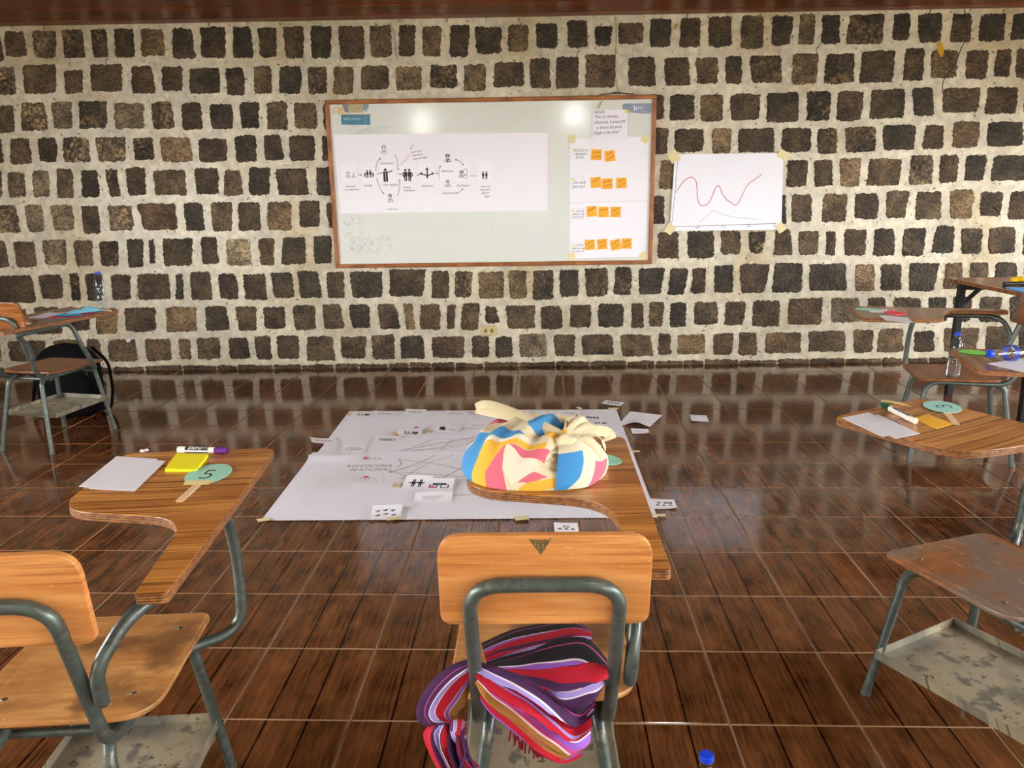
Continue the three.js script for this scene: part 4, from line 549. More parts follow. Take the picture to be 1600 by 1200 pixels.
    curve(g, [P(689, 260), P(685, 268), P(687, 278)], 3); A([688, 262], [690, 259]); curve(g, [P(711, 249), P(719, 251), P(723, 257)], 3); A([714, 250], [711, 249]); A([721, 255], [724, 258]); curve(g, [P(713, 302), P(719, 300), P(721, 296)], 3); A([720, 298], [722, 295]);
    line(g, Array.from({ length: 9 }, (_, k) => P(734 + k * 1.4, 274 + (k % 2) * 1.8)), 2.5, '#c06a72');
  });
  const t = thing('drawing_poster', 'long white poster of people icons, arrows and captions on the whiteboard', 'poster', [0, 0, 0]);
  for (const [x0, x1, u0, u1] of [[-1.384, -0.648, 0, 0.469], [-0.65, 0.184, 0.467, 1]]) {
    const m = sheet('sheet', '', '', [[x0, 1.757 - 0.004 * u0], [x1, 1.757 - 0.01 * u1], [x1 - (u1 === 1 ? 0.005 : 0.001), 1.195 - 0.002 * u1], [x0 + (u0 ? 0 : 0.018), 1.196]], BZ + (u0 ? 0 : 0.002), printMat(draw), 0.004, t);
    const uv = m.geometry.attributes.uv; for (let i = 0; i < uv.count; i++) uv.setX(i, u0 + (u1 - u0) * uv.getX(i));
  }
}
const tapeMat = std({ color: 0xe4d6a0, roughness: 0.7, side: THREE.DoubleSide });
const tapeAt = (parent, x, y, z, w = 0.05, h = 0.05, rot = 0) => { const g = new THREE.BoxGeometry(w, h, 0.0008); g.rotateZ(rot); g.translate(x, y, z + 0.0035); return mesh('tape', g, tapeMat, parent); };
{ // question sheet with its sticky notes
  const S = 5, M = canvasTex(620, 930, (g, W, H) => {
    g.fillStyle = '#f4f0f5'; g.fillRect(0, 0, W, H);
    const T = (s, x, y, z = 22, r = 0) => hand(g, s, (x - 890) * S, (y - 215) * S, z, r, '#4a4a52', 100);
    for (const [x, y] of [[899, 235.5], [897, 277], [896, 326], [896, 378]]) dot(g, (x - 890) * S, (y - 215) * S, 8.5, '#d8e04a');
    T('¿Cuál es el', 908, 236); T('siguiente', 907, 240.5); T('paso?', 906, 245); T('¿En qué', 905, 282, 28); T('piensa?', 904, 288, 28);
    T('¿Cómo', 906, 326.5, 20); T('afecta a la', 904, 331, 20); T('persona?', 903, 335.5, 20); T('¿Cómo', 905, 377.5, 20); T('afecta a los', 904, 382, 20); T('proveedores?', 903, 386.5, 20);
    g.strokeStyle = 'rgba(120,112,126,0.35)'; g.lineWidth = 2; g.strokeRect(18, 540, 90, 80); g.strokeRect(12, 800, 96, 84); g.strokeRect(22, 92, 80, 70); g.strokeRect(18, 295, 96, 90); line(g, [[0, 492], [W, 488]], 2, 'rgba(120,112,126,0.4)');
  });
  const t = thing('question_sheet', 'tall white sheet of written questions taped to the whiteboard', 'poster', [0, 0, 0]);
  sheet('sheet', '', '', [[0.345, 1.704], [0.92, 1.708], [0.92, 0.846], [0.348, 0.839]], BZ, printMat(M), 0.003, t);
  for (const [x, y, r] of [[0.359, 1.7, 0], [0.893, 1.695, -0.6], [0.36, 0.85, 0.1], [0.9, 0.85, -0.7]]) tapeAt(t, x, y, BZ, 0.055, 0.055, r);
  const words = [['Desde', 'la familia'], ['Falta', 'de apoyo'], ['Camino', ''], ['Ayuda a', 'la familia'], ['Visita', 'domiciliar'], ['Miedo', ''], ['Tiempo', ''], ['Falta de', 'recursos'], ['Comentar', 'y hablar'], ['Apoyo', 'social'], ['Familia', 'unida'], ['Más', 'tiempo']];
  const atlas = canvasTex(512, 384, (g, W, H) => { g.fillStyle = '#ffb02e'; g.fillRect(0, 0, W, H); words.forEach(([a, b], k) => { const x = (k % 4) * 128 + 64, y = Math.floor(k / 4) * 128; hand(g, a, x, y + 36, 34, k % 3 ? -0.5 : -0.12, '#6b4a1c', 112); hand(g, b, x + 4, y + 82, 30, k % 3 ? -0.5 : -0.12, '#6b4a1c', 110); }); });
  const where = [[0.538, 1.588, -0.06], [0.637, 1.578, 0.1], [0.536, 1.392, 0.07], [0.621, 1.382, 0.05], [0.725, 1.385, 0.02], [0.509, 1.184, 0.06], [0.596, 1.178, 0.02], [0.686, 1.177, -0.03], [0.497, 0.938, 0.04], [0.589, 0.942, 0.08], [0.69, 0.936, 0.2], [0.772, 0.944, 0]];
  const row = ['top', 'top', 'second', 'second', 'second', 'third', 'third', 'third', 'bottom', 'bottom', 'bottom', 'bottom'], nth = ['first', 'second', 'first', 'second', 'third', 'first', 'second', 'third', 'first', 'second', 'tilted third', 'last'];
  where.forEach(([x, y, r], k) => {
    const s = 0.075, rows = [0, 0.5, 1].map((u) => [0, 0.5, 1].map((v) => { const a = (u - 0.5) * s, b = (0.5 - v) * s; return [x + a * Math.cos(r) - b * Math.sin(r), y + a * Math.sin(r) + b * Math.cos(r), BZ + 0.0055 + (v > 0.6 ? 0.006 : 0) + 0.0006 * (k === 11)]; }));
    const g = skin(rows, 4, 6), uv = g.attributes.uv; for (let i = 0; i < uv.count; i++) uv.setXY(i, ((k % 4) + uv.getX(i)) / 4, 1 - (Math.floor(k / 4) + 1 - uv.getY(i)) / 3);
    one('sticky_note', `orange sticky note, ${nth[k]} from the left in the ${row[k]} row of the question sheet`, 'sticky note', g, printMat(atlas), 'orange sticky notes on the question sheet');
  });
}
{ // hand-written example
  const M = canvasTex(384, 320, (g, W, H) => { g.fillStyle = '#f1edf3'; g.fillRect(0, 0, W, H); const T = (s, x, y, z, w) => hand(g, s, x, y, z, -0.03, '#2c2c34', w); T('Ejemplo', 76, 20, 30); line(g, [[30, 38], [132, 37]], 4); T('"Por el tiempo,', 150, 74, 42, 260); T('distancia, transporte', 188, 128, 42, 330); T('y asesorías para', 180, 184, 42, 270); T('llegar a las citas"', 156, 238, 42, 280); });
  const m = sheet('note_sheet', 'white handwritten note headed Ejemplo above the question sheet', 'note', [[0.507, 1.901], [0.764, 1.897], [0.766, 1.692], [0.509, 1.688]], BZ + 0.004, printMat(M), 0.002);
  const g = new THREE.BoxGeometry(0.022, 0.022, 0.0008); g.translate(0.757, 1.886, BZ + 0.0085); mesh('yellow_dot', g, col(0xdede3c), m);
}
{ // stickers on the board's upper corners
  const seal = canvasTex(256, 128, (g, W, H) => { g.fillStyle = '#b9ac86'; g.fillRect(0, 0, W, H); g.fillStyle = '#8b8f92'; g.fillRect(0, 0, 62, H); g.fillStyle = '#7f949e'; g.fillRect(196, 0, 60, H); for (let k = 0; k < 9; k++) line(g, [[10 + k * 5, 6], [14 + k * 5, 120]], 2, '#6a6a66'); hand(g, 'PLAN DE VIDA', 128, 26, 19, 0, '#5f553c', 122); hand(g, 'familia y salud', 128, 60, 19, 0, '#5f553c', 122); dot(g, 154, 62, 8); hand(g, 'escolar', 126, 98, 18, 0, '#5f553c', 90); });
  const mk = (name, label, pts, map, z = 0.0008) => { const s = new THREE.Shape(pts.map((p) => new THREE.Vector2(...p))), g = new THREE.ExtrudeGeometry(s, { depth: z, bevelEnabled: false }); const xs = pts.map((p) => p[0]), ys = pts.map((p) => p[1]), a = Math.min(...xs), b = Math.max(...xs), c = Math.min(...ys), d = Math.max(...ys); uvBy(g, (x, y) => [(x - a) / (b - a), (y - c) / (d - c)]); g.translate(0, 0, BZ + 0.0001); one(name, label, 'sticker', g, std({ map, roughness: 0.55 })); };
  mk('torn_sticker', 'torn beige and grey sticker above the blue one on the whiteboard', [[-1.304, 1.974], [-1.112, 1.972], [-1.11, 1.945], [-1.128, 1.925], [-1.122, 1.912], [-1.15, 1.926], [-1.156, 1.906], [-1.268, 1.907], [-1.288, 1.914]].map(([x, y]) => [x, Math.min(y, 1.965)]), seal);
  mk('blue_sticker', 'blue rectangular sticker at the upper left of the whiteboard', [[-1.315, 1.896], [-1.104, 1.894], [-1.106, 1.826], [-1.114, 1.82], [-1.13, 1.823], [-1.225, 1.824], [-1.232, 1.82], [-1.24, 1.824], [-1.318, 1.827]], canvasTex(256, 96, (g, W, H) => { g.fillStyle = '#3f7f98'; g.fillRect(0, 0, W, H); g.fillStyle = '#69685a'; g.fillRect(0, 0, W, 12); g.fillStyle = '#7e8c8c'; for (let k = 0; k < 30; k++) g.fillRect(190 + (k * 37) % 66, (k * 23) % 90, 7, 5); g.fillStyle = '#c9dde2'; g.font = '26px sans-serif'; g.fillText('DPTO. DE VIDA', 22, 50, 150); g.font = '18px sans-serif'; g.fillText('6', 206, 76); }));
  mk('grey_sticker', 'grey blue sticker with white letters at the upper right of the whiteboard', [[0.722, 1.93], [0.74, 1.94], [0.932, 1.938], [0.93, 1.866], [0.83, 1.872], [0.765, 1.878], [0.76, 1.9], [0.724, 1.9]], canvasTex(256, 96, (g, W, H) => { g.fillStyle = '#8b92a8'; g.fillRect(0, 0, W, H); g.fillStyle = '#b8bac2'; for (let k = 0; k < 26; k++) g.fillRect((k * 53) % 250, 52 + (k * 17) % 40, 22, 3); g.fillStyle = '#f2f2f4'; g.font = 'bold 52px sans-serif'; g.fillText('Ir', 96, 62); g.font = '24px sans-serif'; g.fillText('PRO', 140, 50); }));
}
{ // graph sheet taped to the stones
  const S = 1600 / 210, K = (x, y) => [x - 128, y - 72];
  const M = canvasTex(1360, 920, (g, W, H) => {
    g.fillStyle = '#f1f0f6'; g.fillRect(0, 0, W, H); const P = (a) => a.map((p) => K(...p));
    line(g, P([[180, 110], [172, 500], [150, 925]]), 5, '#4a4c58'); line(g, P([[150, 925], [1400, 902]]), 5, '#4a4c58');
    for (let k = 0; k < 9; k++) line(g, P([[158 + (9 - k) * 2.4, 200 + k * 81], [170 + (9 - k) * 2.4, 200 + k * 81]]), 4, '#4a4c58');
    [[160, 922, '1990'], [462, 918, '2000'], [776, 912, '2010'], [1086, 908, '2020'], [1398, 902, '2030']].forEach(([x, y, s]) => { dot(g, ...K(x, y), 6, '#3a3c48'); hand(g, s, ...K(x, y + 27), 25, 0, '#3a3c48'); });
    curve(g, P([[172, 528], [210, 490], [270, 385], [350, 335], [405, 370], [430, 450], [440, 600], [470, 675], [520, 692], [575, 675], [620, 590], [655, 480], [690, 440], [715, 470], [735, 540], [775, 590], [810, 630], [860, 655], [910, 694], [945, 670], [1000, 550], [1050, 440], [1120, 395], [1218, 326]]), 8, '#c4495c');
    curve(g, P([[472, 878], [500, 856], [560, 832], [645, 738], [700, 772], [800, 802], [920, 832], [1090, 842], [1188, 862], [1186, 848]]), 4.5, '#9cc0b8');
  });
  const t = thing('graph_sheet', 'white sheet with a red and a green curve taped to the stones', 'poster', [0, 0, 0]);
  sheet('sheet', '', '', [[1.113, 1.583], [1.905, 1.58], [1.927, 1.031], [1.095, 1.032]], WZ + 0.02, printMat(M), 0.008, t);
  for (const [x, y, w, h, r] of [[1.105, 1.566, 0.07, 0.08, 0.5], [1.907, 1.565, 0.09, 0.06, -0.5], [1.095, 1.045, 0.06, 0.07, -0.6], [1.918, 1.045, 0.06, 0.07, 0.6]]) tapeAt(t, x, y, WZ + 0.024, w, h, r);
}
{ // socket, wires, leaf
  const t = thing('wall_socket', 'cream double wall socket between the stones below the whiteboard', 'socket', [-0.277, 0.29, WZ + 0.02]);
  mesh('plate', new RoundedBoxGeometry(0.118, 0.07, 0.014, 2, 0.005), std({ color: 0xcfbf86, roughness: 0.5 }), t);
  for (const s of [-1, 1]) { const g = new RoundedBoxGeometry(0.024, 0.032, 0.006, 2, 0.002); g.translate(s * 0.024, 0, 0.007); const o = mesh('outlet', g, std({ color: 0x9a8448, roughness: 0.5 }), t); for (const k of [-1, 1]) mesh('slot', box(s * 0.024 + k * 0.005 - 0.0015, s * 0.024 + k * 0.005 + 0.0015, -0.008, 0.008, 0.0095, 0.011), std({ color: 0x1c1608, roughness: 0.8 }), o); }
  for (const s of [-1, 1]) { const g = new THREE.CylinderGeometry(0.003, 0.003, 0.002, 10); g.rotateX(Math.PI / 2); g.translate(s * 0.05, 0, 0.008); mesh('screw', g, screwMat, t); }
  one('wall_cable', 'thin beige cable hanging from the ceiling to the whiteboard top', 'cable', tube([[0.665, 2.52, WZ + 0.022], [0.672, 2.4, WZ + 0.024], [0.668, 2.2, WZ + 0.024], [0.678, 2.06, WZ + 0.026], [0.7, 2.0, WZ + 0.03]], 0.0035, 0.1, 6), col(0x9c8a64));
  one('dry_twig', 'dry twig and wires lying along the whiteboard top edge', 'twig', mergeGeometries([tube([[0.56, 2.004, WZ + 0.03], [0.64, 2.01, WZ + 0.034], [0.7, 2.012, WZ + 0.03], [0.8, 2.003, WZ + 0.03]], 0.004, 0.05, 6), tube([[0.62, 2.004, WZ + 0.04], [0.67, 2.02, WZ + 0.036], [0.74, 2.01, WZ + 0.03]], 0.003, 0.05, 6)]), col(0x5c5030));
  one('straw_wisp', 'two yellow straw wisps hanging over the whiteboard frame above the handwritten note', 'straw', mergeGeometries([tube([[0.578, 1.985, BZ + 0.026], [0.575, 1.96, BZ + 0.02], [0.538, 1.918, BZ + 0.004]], 0.003, 0.03, 6), tube([[0.582, 1.985, BZ + 0.026], [0.572, 1.95, BZ + 0.02], [0.55, 1.908, BZ + 0.004]], 0.003, 0.03, 6)]), col(0xb99a4e));
  one('loose_wire', 'dark thin wire dangling down the stones near the right end of the wall', 'wire', tube([[3.1, 2.53, WZ + 0.02], [3.12, 2.44, WZ + 0.022], [3.14, 2.36, WZ + 0.03], [3.1, 2.26, WZ + 0.022], [3.08, 2.16, WZ + 0.022], [3.0, 2.06, WZ + 0.024], [3.01, 1.98, WZ + 0.022]], 0.003, 0.06, 6), col(0x3a3228));
  const leaf = (label, x, y, s, r) => { const rows = [0, 1, 2, 3, 4].map((i) => { const u = i / 4; return [0, 1, 2].map((j) => { const w = (j - 1) * 0.02 * Math.sin(Math.PI * (0.08 + 0.84 * u)) * s, a = (0.5 - u) * 0.1 * s; return [x + w * Math.cos(r) - a * Math.sin(r), y + a * Math.cos(r) + w * Math.sin(r), WZ + 0.022 + 0.004 * (j === 1) + 0.012 * u * u]; }); }); one('dry_leaf', label, 'leaf', skin(rows, 10, 4), col(0xc79a1e, { side: THREE.DoubleSide })); };
  leaf('yellow dry leaf stuck on a tan stone near the loose wire', 2.96, 2.27, 1.1, 0.25); leaf('small yellow scrap stuck in the mortar above the graph sheet', 1.09, 2.45, 0.5, -0.4);
  const nail = (x, y) => { const g = new THREE.CylinderGeometry(0.004, 0.004, 0.03, 8); g.rotateX(Math.PI / 2); g.translate(x, y, WZ + 0.02); return g; };
  one('bent_wire', 'bent thin wire loop hanging from nails at the top of the wall', 'wire', mergeGeometries([nail(-1.03, 2.5), nail(-0.93, 2.5), nail(-0.86, 2.52)].map((g) => g.toNonIndexed()).concat([tube([[-1.03, 2.5, WZ + 0.03], [-1.0, 2.47, WZ + 0.03], [-1.05, 2.36, WZ + 0.025], [-1.01, 2.31, WZ + 0.025], [-1.0, 2.4, WZ + 0.025]], 0.002, 0.02, 6), tube([[-0.93, 2.5, WZ + 0.03], [-0.9, 2.44, WZ + 0.03], [-0.9, 2.3, WZ + 0.025], [-0.88, 2.26, WZ + 0.025]], 0.002, 0.03, 6)])), col(0x3c362e));
  for (const [x, y, r] of [[-3.27, 0.245, 0], [-3.1, 0.245, 0.4]]) one('paper_bit', x < -3.2 ? 'white paper bit with a dark hole stuck on a low stone' : 'small plain white paper bit stuck on a low stone', 'paper bit', (() => { const g = new THREE.BoxGeometry(0.03, 0.022, 0.002); g.rotateZ(r); g.translate(x, y, WZ + 0.022); return g; })(), x < -3.2 ? printMat(canvasTex(64, 64, (g) => { g.fillStyle = '#f0ece0'; g.fillRect(0, 0, 64, 64); dot(g, 34, 38, 16); })) : paper);
}

// ---------------------------------------------------------------- big paper on the floor and its cards
const FP = (u, v) => { const L = [-1.118, -4.79], R = [0.572, -4.773], r = [0.553, -3.09], l = [-1.111, -3.094]; return [0, 1].map((k) => (L[k] * (1 - u) + R[k] * u) * (1 - v) + (l[k] * (1 - u) + r[k] * u) * v); };
{
  const M = canvasTex(1536, 1536, (g, W, H) => {
    g.fillStyle = '#f5f4fa'; g.fillRect(0, 0, W, H);
    const inv = (x, z) => [(x + 1.118) / 1.69 * W, (z + 4.79) / 1.69 * H], C = (pts, w, c) => curve(g, pts.map((p) => inv(...p)), w, c), dk = '#77707c', rd = '#b08a98';
    C([[-0.68, -4.0], [-0.55, -4.1], [-0.3, -4.22], [-0.2, -4.3]], 3.5, dk); C([[-0.66, -4.03], [-0.45, -4.12], [-0.22, -4.27]], 3, rd); C([[-0.7, -3.98], [-0.4, -4.05], [-0.2, -4.27], [-0.17, -4.31]], 3, dk); C([[-0.6, -3.99], [-0.33, -4.16], [-0.19, -4.28]], 3, rd); C([[-0.52, -4.22], [-0.36, -4.18], [-0.22, -4.26]], 3, rd); C([[-0.62, -4.06], [-0.54, -4.16], [-0.52, -4.2]], 3, dk); C([[-0.66, -4.02], [-0.6, -4.02], [-0.35, -4.05], [-0.24, -4.2]], 3, dk); C([[-0.46, -3.98], [-0.44, -4.12], [-0.4, -4.2]], 3, dk);
    C([[-0.66, -3.86], [-0.5, -3.82], [-0.3, -3.7], [-0.25, -3.62]], 3, dk); C([[-0.66, -3.86], [-0.62, -3.8], [-0.65, -3.74]], 3.5, dk); C([[-0.67, -3.68], [-0.55, -3.78], [-0.48, -3.92]], 3.5, dk); C([[-0.67, -3.68], [-0.5, -3.66], [-0.28, -3.6]], 3.5, rd); C([[-0.67, -3.68], [-0.44, -3.85], [-0.38, -3.92]], 3, rd); C([[-0.6, -3.58], [-0.57, -3.68], [-0.5, -3.78]], 3, dk); C([[-0.42, -3.56], [-0.32, -3.7], [-0.25, -3.92]], 4, dk); C([[-0.28, -3.56], [-0.22, -3.66], [-0.19, -3.88]], 4, dk); C([[-0.5, -3.62], [-0.48, -3.56], [-0.42, -3.55]], 3, dk); C([[-0.66, -3.68], [-0.5, -3.55], [-0.36, -3.38]], 3, rd); C([[-0.36, -3.36], [-0.26, -3.38], [-0.18, -3.37], [-0.16, -3.36]], 3, dk); C([[-0.2, -3.4], [-0.05, -3.34], [0.05, -3.36]], 3, dk);
    dot(g, ...inv(-0.67, -3.68), 10, '#b07a88'); line(g, [inv(-0.185, -4.32), inv(-0.2, -4.28)], 7, '#6a6070'); hand(g, 'MEDICINA', ...inv(-0.8, -3.77), 46, 0, '#7c7a82'); hand(g, 'NATURAL', ...inv(-0.78, -3.715), 46, 0, '#7c7a82'); hand(g, 'MEDICINA', ...inv(-0.3, -4.41), 30, 0, '#a09ca8');
  });
  const t = thing('floor_poster', 'wide white paper of joined sheets taped flat on the tiled floor', 'poster', [0, 0, 0]);
  const piece = (u0, u1, v0, v1, base, tweak) => { const rows = []; const nu = 14, nv = 12; for (let i = 0; i <= nu; i++) { const u = mix(u0, u1, i / nu), L = []; for (let j = 0; j <= nv; j++) { const v = mix(v0, v1, j / nv), [x, z] = FP(u, v), [dx, dy, dz] = tweak ? tweak(u, v) : [0, 0, 0]; L.push([x + dx, base + 0.0022 * fbm(u * 0.9, v * 0.9, 7, 7, 3, 1500) + dy, z + dz]); } rows.push(L); } const g = skin(rows, nu * 3, nv * 3), uv = g.attributes.uv; for (let i = 0; i < uv.count; i++) uv.setXY(i, mix(u0, u1, uv.getX(i)), 1 - mix(v0, v1, 1 - uv.getY(i))); return mesh('sheet', g, printMat(M, { roughness: 0.62 }), t); };
  const ridge = (u, v) => [0, 0.012 * Math.exp(-(((v - 0.535) / 0.02) ** 2)) * clamp((0.3 - u) / 0.2) + 0.006 * Math.exp(-(((v - 0.49) / 0.012) ** 2)), 0];
  piece(0, 0.33, 0, 0.49, 0.0016, ridge); piece(0.326, 1, 0, 0.49, 0.001, ridge); piece(-0.012, 0.66, 0.483, 1, 0.004, ridge); piece(0.655, 1, 0.483, 0.995, 0.0026, ridge);
  const tp = (x, z, w, d, r) => { const g = new THREE.BoxGeometry(w, 0.0009, d); g.rotateY(r); g.translate(x, 0.0098, z); mesh('tape', g, tapeMat, t); };
  tp(-1.12, -3.095, 0.05, 0.035, 0.5); tp(-1.12, -3.915, 0.05, 0.04, 0.3); tp(-0.021, -3.09, 0.06, 0.04, 0.2); tp(0.339, -4.785, 0.025, 0.05, 0.4); tp(0.55, -4.765, 0.06, 0.03, 0.1); tp(0.575, -3.94, 0.05, 0.02, 0); tp(0.56, -3.11, 0.06, 0.022, 0); tp(-0.56, -3.1, 0.07, 0.03, 0.3);
}
{
  // prints of the cards, five by five in one picture
  const B = '#23222a', G = '#6d6a72';
  const icons = {
    bus: (g) => { g.fillStyle = B; g.fillRect(50, 120, 110, 14); man(g, 62, 66, 46, B); man(g, 92, 70, 44, B); g.fillRect(116, 66, 46, 48); dot(g, 70, 140, 8, B); dot(g, 140, 140, 8, B); },
    house: (g) => { ring(g, 70, 92, 30, 20, 4, G); ring(g, 110, 78, 34, 24, 4, G); ring(g, 144, 96, 26, 18, 4, G); line(g, [[40, 118], [170, 118]], 4, G); line(g, [[60, 130], [150, 130]], 4, G); },
    people: (g) => { [54, 84, 116, 148].forEach((x, k) => man(g, x, 56 + (k % 2) * 8, 84, B)); },
    meeting: (g) => { [50, 80, 110, 140].forEach((x) => dot(g, x + 4, 84, 10, G)); g.strokeStyle = G; g.lineWidth = 4; g.strokeRect(40, 100, 124, 26); line(g, [[34, 140], [170, 140]], 4, G); },
    talk: (g) => { g.fillStyle = B; g.fillRect(40, 60, 46, 74); dot(g, 62, 52, 16, B); line(g, [[104, 84], [168, 84]], 5, G); line(g, [[120, 112], [160, 112]], 7, B); },
    frame: (g) => { g.strokeStyle = B; g.lineWidth = 5; g.strokeRect(46, 84, 114, 48); [66, 88, 110, 132].forEach((x) => dot(g, x, 100, 9, B)); g.fillRect(54, 110, 96, 10); line(g, [[40, 64], [86, 64]], 4, G); },
    hug: (g) => { man(g, 72, 48, 100, B); man(g, 122, 48, 100, B); g.fillStyle = B; g.fillRect(72, 78, 52, 14); g.fillRect(36, 82, 22, 12); g.fillRect(138, 82, 22, 12); },
    books: (g) => { g.strokeStyle = B; g.lineWidth = 8; g.strokeRect(40, 90, 46, 40); g.strokeRect(116, 90, 46, 40); g.fillStyle = B; g.fillRect(56, 66, 92, 22); line(g, [[86, 100], [116, 100]], 5, B); },
    arrows: (g) => { [[44, 70], [92, 56], [140, 66], [50, 124], [100, 112], [150, 124]].forEach(([x, y], k) => { arrow(g, [x - 14, y + (k % 2) * 12], [x + 14, y], B, 8); dot(g, x, y + 14, 7, B); }); },
    screen: (g) => { g.fillStyle = B; g.fillRect(104, 56, 66, 34); dot(g, 62, 70, 10, B); g.fillRect(46, 80, 34, 10); [48, 100, 152].forEach((x) => { dot(g, x, 116, 9, B); g.fillStyle = B; g.fillRect(x - 18, 126, 36, 10); }); g.fillStyle = '#dcdce4'; g.fillRect(112, 68, 44, 8); },
    circle: (g) => { ring(g, 100, 76, 26, 18, 6, B); dot(g, 88, 76, 8, B); dot(g, 112, 76, 8, B); [48, 100, 152].forEach((x) => { dot(g, x, 114, 10, B); g.fillStyle = B; g.fillRect(x - 20, 124, 40, 10); }); },
    bike: (g) => { ring(g, 66, 110, 24, 24, 4, G); ring(g, 136, 112, 20, 20, 4, G); curve(g, [[60, 80], [90, 60], [110, 100], [150, 70]], 4, G); line(g, [[40, 138], [170, 138]], 3, G); },
    hands: (g) => { [[58, 84], [92, 70], [126, 88], [152, 76]].forEach(([x, y]) => { dot(g, x, y, 13, B); g.fillStyle = B; g.fillRect(x - 10, y + 10, 20, 30); }); },
    knot: (g) => { ring(g, 90, 92, 22, 16, 10, B); ring(g, 120, 92, 20, 15, 10, B); },
    sketch: (g) => { curve(g, [[50, 110], [70, 70], [100, 120], [120, 70], [160, 100]], 4, '#8a8890'); line(g, [[44, 128], [160, 126]], 3, '#8a8890'); dot(g, 112, 74, 8, '#8a8890'); },
    text: (g) => { for (let k = 0; k < 4; k++) line(g, [[44, 70 + k * 20], [156 - k * 12, 70 + k * 20]], 4, '#77757c'); },
    plain: () => {},
  };
  const names = Object.keys(icons), M = canvasTex(1000, 800, (g) => { g.fillStyle = '#f8f8fc'; g.fillRect(0, 0, 1000, 800); names.forEach((n, k) => { g.save(); g.translate((k % 5) * 200, Math.floor(k / 5) * 200); g.beginPath(); g.rect(0, 0, 200, 200); g.clip(); icons[n](g); g.restore(); }); });
  const mat = printMat(M);
  const card = (label, icon, x, z, r = 0, w = 0.125, d = 0.1, o = {}) => {
    const k = names.indexOf(icon), y = o.y ?? 0.0085, curl = o.curl ?? 0.006, c = Math.cos(r), s = Math.sin(r);
    const rows = []; for (let i = 0; i <= 4; i++) { const u = i / 4, L = []; for (let j = 0; j <= 4; j++) { const v = j / 4, a = (u - 0.5) * w, b = (v - 0.5) * d, lift = curl * ((o.side ?? 0) === 0 ? (1 - u) ** 2 : (1 - v) ** 2) + (o.bend ?? 0) * (u * v) ** 2; L.push([x + a * c + b * s, y + lift, z - a * s + b * c]); } rows.push(L); }
    const g = skin(rows, 8, 8), uv = g.attributes.uv; for (let i = 0; i < uv.count; i++) uv.setXY(i, ((k % 5) + uv.getX(i)) / 5, 1 - (Math.floor(k / 5) + 1 - uv.getY(i)) / 4);
    const m = one('icon_card', label, 'card', g, mat, o.group ?? 'cards on the floor poster');
    if (o.dot) { const q = new THREE.CylinderGeometry(0.013, 0.013, 0.0008, 16); q.translate(x + o.dot[0], y + curl + 0.003, z + o.dot[1]); mesh('red_dot', q, col(0xe0507a), m); }
    if (o.tape) { const q = new THREE.BoxGeometry(0.035, 0.0008, 0.05); q.rotateY(r + 0.1); q.translate(x + o.tape[0], y + 0.001, z + o.tape[1]); mesh('tape', q, tapeMat, m); }
    return m;
  };
  const far = 'on the far poster edge';
  card(`card with a bold vehicle icon at the far left corner of the floor poster`, 'bus', -1.01, -4.68, 0.05, 0.13, 0.11, { curl: 0.012, tape: [-0.08, -0.01] });
  card(`card with a row of seated people, second from the left ${far}`, 'meeting', -0.875, -4.69, 0.25, 0.13, 0.12, { curl: 0.014 });
  card(`card with a sketched house, third from the left ${far}`, 'house', -0.69, -4.73, 0, 0.13, 0.13);
  card(`card with a faint bicycle sketch, fourth from the left ${far}`, 'bike', -0.43, -4.69, 0.05, 0.14, 0.12);
  card(`card with a small bold knot icon in the middle ${far}`, 'knot', -0.215, -4.68, 0.12, 0.13, 0.11, { curl: 0.012 });
  card(`card with four bold figures behind the bag strap ${far}`, 'hands', -0.045, -4.69, 0, 0.14, 0.11);
  card(`card with a pale sketch, third from the right ${far}`, 'sketch', 0.13, -4.66, 0.02, 0.13, 0.11);
  card(`card with a pale house sketch, second from the right ${far}`, 'house', 0.265, -4.67, -0.02, 0.14, 0.12);
  card('card with a row of bold standing people by the far right poster corner', 'people', 0.405, -4.57, -0.05, 0.12, 0.1, { tape: [-0.075, 0] });
  card('card with bold crouching figures below the row of standing people', 'hands', 0.44, -4.45, 0.1, 0.12, 0.1);
  card('card with a sketch of two wheels by the far corner of the middle tablet', 'bike', 0.45, -4.31, 0.05, 0.13, 0.11);
  card('card with a bold vehicle icon and a red dot amid the floor poster', 'bus', -0.66, -4.29, 0.1, 0.14, 0.13, { curl: 0.018, dot: [0.03, -0.05], tape: [-0.08, 0] });
  card('card with a framed meeting icon and a red dot on the floor poster', 'frame', -0.775, -4.18, 0.02, 0.14, 0.14, { dot: [0.05, -0.055] });
  card('card with a bold talking figure and a tape patch beside it', 'talk', -0.455, -4.35, -0.06, 0.14, 0.13, { curl: 0.016, tape: [-0.1, 0.03] });
  card('card with faint writing left of the colourful bag strap', 'text', -0.275, -4.43, 0, 0.15, 0.09);
  card('card with an outlined cloud sketch near the left fold of the floor poster', 'house', -0.93, -4.02, 0.03, 0.13, 0.13);
  card('card with a two-wheel sketch and a red dot above the written words', 'bike', -0.8, -3.87, 0.1, 0.15, 0.13, { dot: [-0.03, 0.02] });
  card('card with a tangled sketch and a red dot below the written words', 'sketch', -0.765, -3.56, 0.2, 0.14, 0.13, { curl: 0.022, dot: [0.0, 0.03] });
  card('blank folded card at the near left of the floor poster', 'plain', -0.865, -3.5, 0.15, 0.16, 0.14, { curl: 0.012 });
  card('card with two bold hugging figures on the floor poster', 'hug', -0.515, -3.49, -0.08, 0.13, 0.14, { curl: 0.02, side: 1, tape: [-0.095, 0.01] });
  card('card with bold spectacles and a red dot beside the hugging figures', 'books', -0.41, -3.465, -0.02, 0.14, 0.14, { curl: 0.014, side: 1, dot: [-0.025, 0.05] });
